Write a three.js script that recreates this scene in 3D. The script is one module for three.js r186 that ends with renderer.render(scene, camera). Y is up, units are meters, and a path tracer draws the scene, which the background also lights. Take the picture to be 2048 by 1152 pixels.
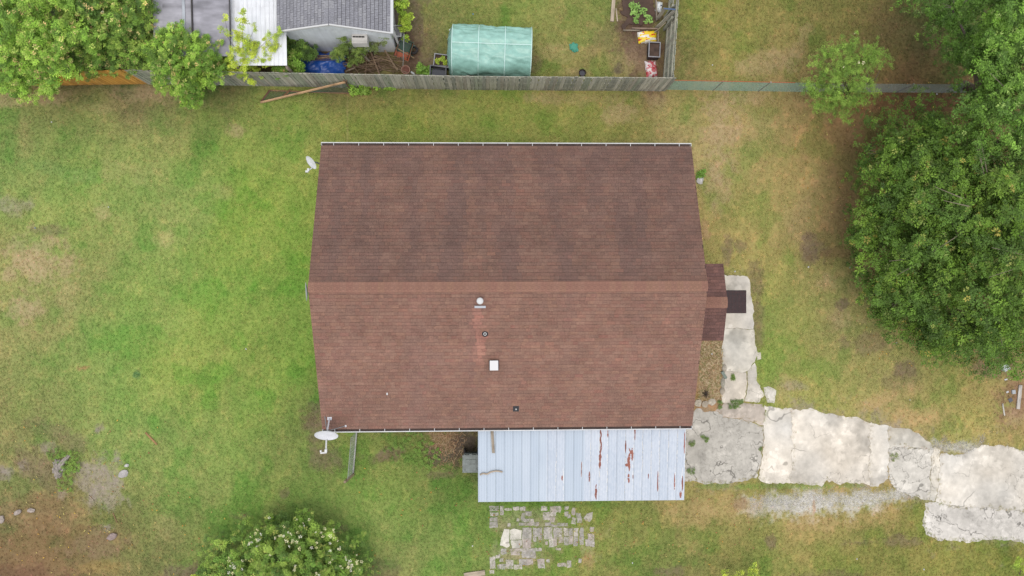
import * as THREE from 'three';
import { mergeGeometries } from 'three/addons/utils/BufferGeometryUtils.js';

// ---------------------------------------------------------------- camera, sky, sun, exposure
const scene = new THREE.Scene();
const V3 = THREE.Vector3, CAM_H = 28, FPX = 1394;          // focal length in pixels of a 2048 px wide frame
const camera = new THREE.PerspectiveCamera(2 * Math.atan(576 / FPX) * 180 / Math.PI, 16 / 9, 0.5, 1200);
const fwd = new V3(42 / FPX, -1, 3 / FPX).normalize();      // drone camera, 1.7 degrees off plumb
camera.position.set(0, CAM_H, 0);
camera.up.set(0, 0, -1);
camera.lookAt(fwd.clone().add(camera.position));
scene.add(camera);

const renderer = new THREE.WebGLRenderer({ antialias: true });
renderer.toneMapping = THREE.LinearToneMapping;
renderer.toneMappingExposure = 1.45;
renderer.shadowMap.enabled = true;

{ // bright overcast sky, a little brighter round the veiled sun
  const w = 256, h = 128, d = new Float32Array(w * h * 4);
  for (let j = 0; j < h; j++) for (let i = 0; i < w; i++) {
    const el = (j + 0.5) / h * Math.PI - Math.PI / 2, az = (i + .5) / w * 2 * Math.PI;
    const up = Math.max(0, Math.sin(el));
    const cl = 1 + 0.06 * Math.sin(az * 3 + 4 * el) * Math.cos(el * 5 + az);
    const b = (0.62 + 0.36 * up) * cl;
    const o = (j * w + i) * 4;
    d[o] = b * 0.955; d[o + 1] = b * 0.985; d[o + 2] = b * 1.05; d[o + 3] = 1;
  }
  const t = new THREE.DataTexture(d, w, h, THREE.RGBAFormat, THREE.FloatType);
  t.mapping = THREE.EquirectangularReflectionMapping; t.magFilter = THREE.LinearFilter; t.needsUpdate = true;
  scene.background = t; scene.environment = t;
}
const sun = new THREE.DirectionalLight(0xfff3e2, 0.9);
sun.position.set(-4, 36, 10); sun.target.position.set(0, 0, 0);
sun.castShadow = true; sun.shadow.radius = 60; sun.shadow.mapSize.set(2048, 2048);
Object.assign(sun.shadow.camera, { left: -32, right: 32, top: 24, bottom: -24, near: 1, far: 90 });
scene.add(sun, sun.target);

// ---------------------------------------------------------------- helpers
let seed = 20260;
const rnd = () => { seed |= 0; seed = seed + 0x6D2B79F5 | 0; let t = Math.imul(seed ^ seed >>> 15, 1 | seed); t = t + Math.imul(t ^ t >>> 7, 61 | t) ^ t; return ((t ^ t >>> 14) >>> 0) / 4294967296; };
const rr = (a, b) => a + (b - a) * rnd();
const pick = a => a[Math.floor(rnd() * a.length)];
const clamp = (x, a = 0, b = 1) => Math.min(b, Math.max(a, x));
const sst = (a, b, x) => { const t = clamp((x - a) / (b - a)); return t * t * (3 - 2 * t); };
const hash = (x, y) => { let h = Math.imul(x, 374761393) + Math.imul(y, 668265263) | 0; h = Math.imul(h ^ h >>> 13, 1274126177); return ((h ^ h >>> 16) >>> 0) / 4294967296; };
const vn = (x, y, per = 65536) => {
  const ix = Math.floor(x), iy = Math.floor(y), fx = x - ix, fy = y - iy;
  const m = v => ((v % per) + per) % per, x0 = m(ix), x1 = m(ix + 1), y0 = m(iy), y1 = m(iy + 1);
  const u = fx * fx * (3 - 2 * fx), v = fy * fy * (3 - 2 * fy);
  const a = hash(x0, y0), b = hash(x1, y0), c = hash(x0, y1), d = hash(x1, y1);
  return a + (b - a) * u + (c - a) * v + (a - b - c + d) * u * v;
};
const fbm = (x, y, o = 4, per = 65536) => { let s = 0, a = .5, t = 0; for (let i = 0; i < o; i++) { s += a * vn(x, y, per); t += a; x = x * 2 + 17; y = y * 2 + 31; per = Math.min(65536, per * 2); a *= .5; } return s / t; };
// period-safe fbm for tiling textures (no offset between octaves)
const tfbm = (u, v, p, o = 4) => { let s = 0, a = .5, t = 0; for (let i = 0; i < o; i++) { s += a * vn(u * p, v * p, p); t += a; p *= 2; a *= .55; } return s / t; };
const s2l = c => { c /= 255; return c <= .04045 ? c / 12.92 : ((c + .055) / 1.055) ** 2.4; };
const l2s = c => 255 * (c <= .0031308 ? c * 12.92 : 1.055 * c ** (1 / 2.4) - .055);
const KA = 0.60;                                            // from how a colour looks in the picture to its base colour
const C = (r, g, b, k = KA) => new THREE.Color().setRGB(s2l(r) * k, s2l(g) * k, s2l(b) * k);

const camRight = new V3().crossVectors(fwd, new V3(0, 0, -1)).normalize(), camUp = new V3().crossVectors(camRight, fwd).normalize();
// where a line of sight of the survey photo meets the level h metres above the ground: a real place in metres
const W = (px, py, h = 0) => {
  const d = fwd.clone().addScaledVector(camRight, (px - 1024) / FPX).addScaledVector(camUp, (576 - py) / FPX);
  return new V3(0, CAM_H, 0).addScaledVector(d, (CAM_H - h) / -d.y);
};

const counts = {};
const numbered = n => { const k = counts[n] = (counts[n] ?? -1) + 1; return k ? n + '_' + String(k).padStart(3, '0') : n; };
function tag(o, label, category, group, kind) { if (label) o.userData.label = label; if (category) o.userData.category = category; if (group) o.userData.group = group; if (kind) o.userData.kind = kind; return o; }
function thing(name, label, category, pos, group) { const g = new THREE.Group(); g.name = numbered(name); if (pos) g.position.copy(pos); scene.add(g); return tag(g, label, category, group); }
function part(parent, name, geo, m, kind) { const o = new THREE.Mesh(geo, m); o.name = name; o.castShadow = o.receiveShadow = true; if (kind) o.userData.kind = kind; parent.add(o); return o; }
function solo(name, label, category, geo, m, group) { const o = part(scene, numbered(name), geo, m); return tag(o, label, category, group); }
function struct(name, geo, m) { const o = part(scene, name, geo, m); o.userData.kind = 'structure'; return o; }

function worldUV(g, off = 0) { // uv in metres by the face's dominant axis
  if (g.index) g = g.toNonIndexed();
  const p = g.attributes.position, n = g.attributes.normal, uv = new Float32Array(p.count * 2);
  for (let i = 0; i < p.count; i++) {
    const x = p.getX(i), y = p.getY(i), z = p.getZ(i), ax = Math.abs(n.getX(i)), ay = Math.abs(n.getY(i)), az = Math.abs(n.getZ(i));
    let u, v; if (ay >= ax && ay >= az) { u = x; v = z; } else if (ax >= az) { u = z; v = y; } else { u = x; v = y; }
    uv[2 * i] = u + off; uv[2 * i + 1] = v + off * .7;
  }
  g.setAttribute('uv', new THREE.BufferAttribute(uv, 2)); return g;
}
const box = (w, h, d, x = 0, y = 0, z = 0, off = 0) => worldUV(new THREE.BoxGeometry(w, h, d).translate(x, y, z), off);
const cyl = (r0, r1, h, n = 12, x = 0, y = 0, z = 0, open = false) => new THREE.CylinderGeometry(r0, r1, h, n, 1, open).translate(x, y, z).toNonIndexed();
const merge = a => mergeGeometries(a.map(g => { g = g.index ? g.toNonIndexed() : g; for (const k of Object.keys(g.attributes)) if (!['position', 'normal', 'uv'].includes(k)) g.deleteAttribute(k); return g; }));
function orient(g, a, b) { // geometry along +y from 0 to 1 moved between a and b
  const d = b.clone().sub(a), q = new THREE.Quaternion().setFromUnitVectors(new V3(0, 1, 0), d.clone().normalize());
  return g.applyMatrix4(new THREE.Matrix4().compose(a, q, new V3(1, 1, 1)));
}
const bar = (a, b, w, t, off = 0) => { const L = a.distanceTo(b); return orient(box(w, L, t, 0, L / 2, 0, off), a, b); };
const rod = (a, b, r0, r1 = r0, n = 6) => { const L = a.distanceTo(b); return orient(new THREE.CylinderGeometry(r1, r0, L, n, 1).translate(0, L / 2, 0).toNonIndexed(), a, b); };
// flat board lying between two points, its width kept level
function plank(a, b, w, t, off = 0) {
  const L = a.distanceTo(b), x = b.clone().sub(a).normalize(), z = new V3().crossVectors(x, new V3(0, 1, 0)).normalize(), y = new V3().crossVectors(z, x);
  const g = box(L, t, w, L / 2, 0, 0, off); return g.applyMatrix4(new THREE.Matrix4().makeBasis(x, y, z).setPosition(a));
}
function lumpy(r, det, amp, f, sx = 1, sy = 1, sz = 1, sd = 0) { // stone-like solid
  const g = new THREE.IcosahedronGeometry(r, det), p = g.attributes.position;
  for (let i = 0; i < p.count; i++) {
    const v = new V3().fromBufferAttribute(p, i), n = v.clone().normalize();
    const k = 1 + amp * (fbm(n.x * f + 9 + sd, n.y * f + n.z * f * 1.3 + sd * 2, 3) - .5) * 2;
    p.setXYZ(i, v.x * k * sx, v.y * k * sy, v.z * k * sz);
  }
  g.computeVertexNormals(); return worldUV(g, sd);
}
function inPoly(x, z, P) { let c = false; for (let i = 0, j = P.length - 1; i < P.length; j = i++) { const a = P[i], b = P[j]; if ((a.z > z) !== (b.z > z) && x < (b.x - a.x) * (z - a.z) / (b.z - a.z) + a.x) c = !c; } return c; }

// ---------------------------------------------------------------- textures
function tex(n, fn, metres, opt = {}) { // fn(u, v) -> [r, g, b] 0..255 or grey
  const d = new Uint8Array(n * n * 4);
  for (let j = 0; j < n; j++) for (let i = 0; i < n; i++) {
    let c = fn(i / n, j / n, i, j); if (typeof c === 'number') c = [c, c, c];
    const o = (j * n + i) * 4; d[o] = clamp(c[0], 0, 255); d[o + 1] = clamp(c[1], 0, 255); d[o + 2] = clamp(c[2], 0, 255); d[o + 3] = 255;
  }
  let mean = 0; for (let i = 0; i < n * n; i += 7) mean += s2l(d[i * 4 + 1]); mean /= Math.ceil(n * n / 7);
  const t = new THREE.DataTexture(d, n, n); t.userData.mean = opt.raw ? 1 : mean; t.wrapS = t.wrapT = THREE.RepeatWrapping; t.magFilter = THREE.LinearFilter; t.minFilter = THREE.LinearMipmapLinearFilter; t.generateMipmaps = true;
  if (!opt.linear) t.colorSpace = THREE.SRGBColorSpace;
  t.repeat.set(1 / metres, 1 / (opt.my ?? metres)); t.needsUpdate = true; return t;
}
function worley(u, v, p) { // tiling; returns F2 - F1 and the cell's hash
  const x = u * p, y = v * p, ix = Math.floor(x), iy = Math.floor(y); let f1 = 9, f2 = 9, id = 0;
  for (let a = -1; a <= 1; a++) for (let b = -1; b <= 1; b++) {
    const cx = ((ix + a) % p + p) % p, cy = ((iy + b) % p + p) % p;
    const dx = ix + a + hash(cx, cy + 91) - x, dy = iy + b + hash(cx + 57, cy) - y, d = Math.sqrt(dx * dx + dy * dy);
    if (d < f1) { f2 = f1; f1 = d; id = hash(cx + 7, cy + 3); } else if (d < f2) f2 = d;
  }
  return [f2 - f1, id];
}
const T = {};
T.grain = tex(256, (u, v, i, j) => 205 + 50 * (tfbm(u, v, 16, 4) - .5) * 1.6 + 34 * (hash(i, j) - .5), 1.2);
T.shingle = tex(512, (u, v, i, j) => { const k = 212 + 62 * (hash(i >> 1, j >> 1) - .5) + 44 * (hash(i, j + 999) - .5) + 40 * (tfbm(u, v, 6, 4) - .5); return [k, k, k]; }, 3.1);
T.wood = tex(512, (u, v, i, j) => { const s = tfbm(u * 1, v * .06, 64, 3), m = tfbm(u, v, 5, 4); return 205 + 90 * (s - .5) + 50 * (m - .5) + 22 * (hash(i, j >> 3) - .5); }, 1.6);
T.woodx = tex(512, (u, v, i, j) => { const s = tfbm(v, u * .06, 64, 3), m = tfbm(u, v, 5, 4); return 205 + 90 * (s - .5) + 50 * (m - .5) + 22 * (hash(i >> 3, j) - .5); }, 1.6);
T.bark = tex(256, (u, v) => { const s = tfbm(u, v * .25, 24, 3); return 190 + 110 * (s - .5); }, .6);
T.concrete = tex(1024, (u, v, i, j) => {
  const wu = u + .03 * (tfbm(u, v, 6, 3) - .5), wv = v + .03 * (tfbm(v, u, 6, 3) - .5);
  let k = 224 + 66 * (tfbm(u, v, 3, 5) - .5) + 34 * (tfbm(u, v, 24, 4) - .5) + 16 * (hash(i, j) - .5);
  const st = sst(.55, .72, tfbm(v, u, 5, 4)); k -= 30 * st;
  const chip = sst(.62, .66, tfbm(u + .3, v + .1, 12, 5)); k += 15 * chip;
  const ln = (a, b, p, w) => 1 - sst(w * .4, w, Math.abs(tfbm(a, b, p, 5) - .5));     // meandering hairline
  k -= 48 * ln(wu + .13, wv, 3, .011) * sst(.46, .56, tfbm(u + .5, v, 4, 2)); k -= 34 * ln(wv, wu + .4, 9, .014) * sst(.52, .64, tfbm(u, v + .4, 5, 2));
  const warm = tfbm(u + .2, v + .7, 4, 3) - .5;
  k += 22 * (tfbm(u + .4, v, 60, 3) - .5);
  return [k + 7 * warm, k - 1, k - 5 - 10 * warm];
}, 6.5);
T.cracked = tex(1024, (u, v, i, j) => {
  const wu = u + .025 * (tfbm(u, v, 10, 4) - .5), wv = v + .025 * (tfbm(v, u, 10, 4) - .5);
  let k = 214 + 52 * (tfbm(u, v, 4, 5) - .5) + 40 * (tfbm(u, v, 40, 4) - .5) + 18 * (hash(i, j) - .5);
  const ln = (a, b, p, w) => 1 - sst(w * .4, w, Math.abs(tfbm(a, b, p, 5) - .5));
  k -= 60 * ln(wu, wv, 4, .013) * sst(.36, .48, tfbm(u, v + .3, 4, 3)); k -= 50 * ln(wv + .2, wu, 11, .02) * sst(.44, .58, tfbm(u + .6, v, 5, 3)); k -= 26 * ln(wv + .7, wu, 26, .03) * sst(.48, .6, tfbm(u + .1, v + .5, 4, 3));
  k += 16 * sst(.6, .7, tfbm(v, u, 14, 4));
  return [k, k - 1, k - 5];
}, 5);
T.metal = tex(512, (u, v, i, j) => 226 + 26 * (tfbm(u, v * .15, 20, 4) - .5) + 22 * (tfbm(u, v, 6, 4) - .5) + 8 * (hash(i, j) - .5), 2.3);
T.grime = tex(512, (u, v, i, j) => { const a = tfbm(u, v, 5, 5), b = tfbm(u * .3, v, 20, 3); return 205 + 80 * (a - .5) + 55 * (b - .5) + 12 * (hash(i, j) - .5); }, 3.2);
T.cloth = tex(256, (u, v, i, j) => 222 + 34 * (tfbm(u, v, 7, 4) - .5) + 14 * (((i + j) & 1) - .5), 1);

// maps are grain about their own mean, so the base colour is what the surface averages to
const M = (color, o = {}) => new THREE.MeshStandardMaterial({ roughness: .85, side: THREE.DoubleSide, ...o, color: color.clone().multiplyScalar(1 / (o.map?.userData?.mean ?? 1)) });
const mWhite = M(C(240, 240, 240), { roughness: .5, map: T.metal });
const mSiding = M(C(225, 226, 224), { map: T.metal });
const mDark = M(C(52, 48, 48), { map: T.grain });
const mSteel = M(C(190, 192, 196), { roughness: .45, metalness: .5 });
const mDish = M(C(224, 224, 230, .8), { roughness: .5, map: T.metal });
const mBark = M(C(112, 98, 84), { map: T.bark });
const mOldWood = M(C(172, 158, 140), { map: T.woodx });
const mPaleWood = M(C(200, 182, 160), { map: T.woodx });
const mRedWood = M(C(160, 122, 92), { map: T.woodx });
const mStone = M(C(186, 172, 162), { map: T.grain });
const mWhiteStone = M(C(215, 212, 208), { map: T.grain });
const mSoil = M(C(96, 74, 62), { map: T.grime });

// ---------------------------------------------------------------- the ground
struct('ground', worldUV(new THREE.PlaneGeometry(900, 900, 1, 1).rotateX(-Math.PI / 2).translate(0, -.008, 0)),
  M(C(132, 145, 82), { roughness: 1, map: tex(512, (u, v, i, j) => { const a = tfbm(u, v, 6, 6); return [196 + 90 * (a - .5) + 30 * (hash(i, j) - .5), 200 + 60 * (a - .5) + 30 * (hash(i, j) - .5), 196]; }, 9) }));

// lawn: colour of the grass, straw, leaf litter and bare soil, as they lie
const LX0 = -27.4, LZ0 = -17.9, LW = 56, LD = 36, TW = 2048, TH = 1312, MPT = LW / TW;
const g2 = (px, py) => { const w = W(px, py, 0); return [w.x, w.z]; };
const anchors = [[20, 230, 132, 150, 84], [60, 330, 122, 150, 78], [200, 300, 136, 154, 84], [400, 250, 126, 150, 74], [550, 250, 140, 156, 78], [300, 400, 140, 156, 88], [560, 450, 134, 157, 72], [500, 600, 129, 154, 73], [300, 600, 132, 156, 80], [110, 430, 136, 152, 82],
  [100, 540, 148, 150, 94], [40, 640, 146, 148, 92], [200, 750, 128, 154, 80], [400, 750, 138, 156, 78], [550, 750, 126, 150, 70], [300, 900, 132, 150, 84], [450, 900, 124, 150, 76], [550, 980, 120, 142, 70], [100, 850, 138, 142, 86], [60, 950, 138, 134, 88],
  [60, 1080, 122, 98, 74], [160, 1120, 124, 104, 72], [280, 1080, 126, 128, 78], [350, 1000, 124, 140, 76], [800, 980, 120, 148, 72], [860, 1080, 134, 150, 84], [780, 1110, 132, 142, 82], [640, 1020, 122, 142, 74], [750, 230, 136, 150, 70], [1000, 230, 136, 146, 74], [1200, 230, 150, 148, 84], [560, 200, 124, 140, 72],
  [1000, 20, 130, 140, 74], [860, 60, 120, 132, 70], [1120, 100, 144, 140, 84], [1180, 50, 134, 134, 78], [1290, 110, 126, 106, 84], [1450, 50, 130, 134, 66], [1450, 130, 138, 138, 74], [1560, 60, 122, 120, 64], [1700, 60, 112, 104, 58], [1850, 100, 102, 94, 54], [1900, 30, 90, 98, 48], [1780, 150, 104, 94, 54], [1540, 140, 140, 122, 84],
  [1450, 220, 154, 150, 88], [1440, 290, 170, 152, 112], [1600, 300, 150, 140, 86], [1560, 220, 150, 134, 90], [1700, 260, 136, 114, 74], [1800, 210, 116, 80, 54], [1900, 260, 104, 76, 52], [1530, 400, 160, 152, 94], [1480, 480, 156, 150, 92], [1640, 420, 156, 142, 96], [1720, 360, 130, 110, 70], [1720, 460, 128, 108, 70],
  [1560, 600, 148, 154, 84], [1650, 650, 154, 142, 100], [1730, 620, 140, 140, 84], [1560, 700, 146, 154, 82], [1800, 750, 150, 146, 92], [1650, 780, 160, 156, 94], [1900, 800, 156, 154, 90], [1960, 780, 158, 156, 88], [1830, 850, 170, 152, 106], [2030, 860, 150, 146, 86], [1990, 700, 128, 116, 76], [2040, 800, 150, 122, 90],
  [1850, 500, 112, 100, 60], [1950, 400, 104, 94, 56], [1980, 600, 112, 104, 62], [1400, 1010, 166, 144, 98], [1500, 1060, 138, 138, 78], [1300, 1050, 134, 144, 78], [1250, 1110, 130, 138, 74], [1650, 1050, 160, 138, 94], [1700, 1110, 130, 138, 66], [1900, 1120, 130, 134, 66], [1500, 1110, 116, 130, 62], [1350, 1130, 116, 118, 68], [1780, 1130, 140, 130, 76],
  [1430, 440, 148, 140, 84], [780, 900, 124, 138, 70], [880, 900, 108, 92, 68], [900, 990, 112, 142, 62], [1100, 1008, 110, 140, 60], [1420, 740, 164, 134, 100], [200, 100, 70, 72, 46], [80, 60, 70, 72, 46], [440, 130, 84, 76, 56], [700, 110, 96, 84, 62], [830, 120, 128, 118, 82], [300, 190, 150, 138, 98], [100, 195, 146, 126, 92], [620, 880, 116, 128, 70], [930, 1120, 124, 140, 74], [1200, 1000, 150, 146, 86]].map(a => [...g2(a[0], a[1]), a[2], a[3], a[4]]);
const GX = 113, GZ = 73, coarse = new Float32Array(GX * GZ * 3);
for (let j = 0; j < GZ; j++) for (let i = 0; i < GX; i++) {
  const x = LX0 + i * .5, z = LZ0 + j * .5; let s = 1e-9, r = 0, g = 0, b = 0;
  for (const a of anchors) { const d2 = ((x - a[0]) ** 2 + (z - a[1]) ** 2), w = Math.exp(-d2 / 3.2) + .0006 / (1 + d2 * d2); s += w; r += w * a[2]; g += w * a[3]; b += w * a[4]; }
  const o = (j * GX + i) * 3; coarse[o] = r / s; coarse[o + 1] = g / s; coarse[o + 2] = b / s;
}
const LR = new Float32Array(TW * TH), LG = new Float32Array(TW * TH), LB = new Float32Array(TW * TH), LC = new Float32Array(TW * TH).fill(1);
for (let j = 0; j < TH; j++) for (let i = 0; i < TW; i++) {
  const x = LX0 + (i + .5) * MPT, z = LZ0 + (j + .5) * MPT;
  const wx = x + 1.3 * (vn(x * .7, z * .7) - .5) + .5 * (vn(x * 2.2, z * 2.2 + 50) - .5), wz = z + 1.3 * (vn(x * .7 + 40, z * .7) - .5) + .5 * (vn(x * 2.2 + 9, z * 2.2) - .5);
  const gx = clamp((wx - LX0) / .5, 0, GX - 1.01), gz = clamp((wz - LZ0) / .5, 0, GZ - 1.01), ix = gx | 0, iz = gz | 0, fx = gx - ix, fz = gz - iz, o = (iz * GX + ix) * 3, k = j * TW + i;
  const bl = c => (coarse[o + c] * (1 - fx) + coarse[o + 3 + c] * fx) * (1 - fz) + (coarse[o + GX * 3 + c] * (1 - fx) + coarse[o + GX * 3 + 3 + c] * fx) * fz;
  let r = bl(0), g = bl(1), b = bl(2);
  const big = fbm(x * .55 + 3, z * .55, 3) - .5, mid = fbm(x * 1.9, z * 1.9 + 70, 3) - .5, sm = fbm(x * 7 + 11, z * 7, 3) - .5, fine = hash(i, j) - .5, fine2 = vn(x * 22, z * 22 + 5) - .5;
  const dry = big * 24 + mid * 27 + sm * 16;                 // straw showing between the blades
  r += dry * .95 + fine * 12 + fine2 * 18; g += dry * .34 + fine * 12 + fine2 * 16; b += dry * .6 + fine * 8 + fine2 * 10;
  const track = vn((x * .82 + z * .57) * 1.7 + .8 * vn(x * .4, z * .4), (z * .82 - x * .57) * .12) - .5; r += track * 9; g += track * 11; b += track * 5;   // mower passes
  const fleck = sst(.6, .74, fbm(x * 4.6 + 31, z * 4.6 + 8, 4)) * .42; r *= 1 + .24 * fleck; g *= 1 + .12 * fleck; b *= 1 + .2 * fleck;
  r *= .99; g *= .985; b *= .94; const lush = sst(.56, .7, fbm(x * .9 + 60, z * .9 + 20, 4)); r -= 15 * lush; g -= 3 * lush; b -= 10 * lush;
  LR[k] = r; LG[k] = g; LB[k] = b; LC[k] = clamp((g - r + 26) / 34 + .25, .25, 1);
}
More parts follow.
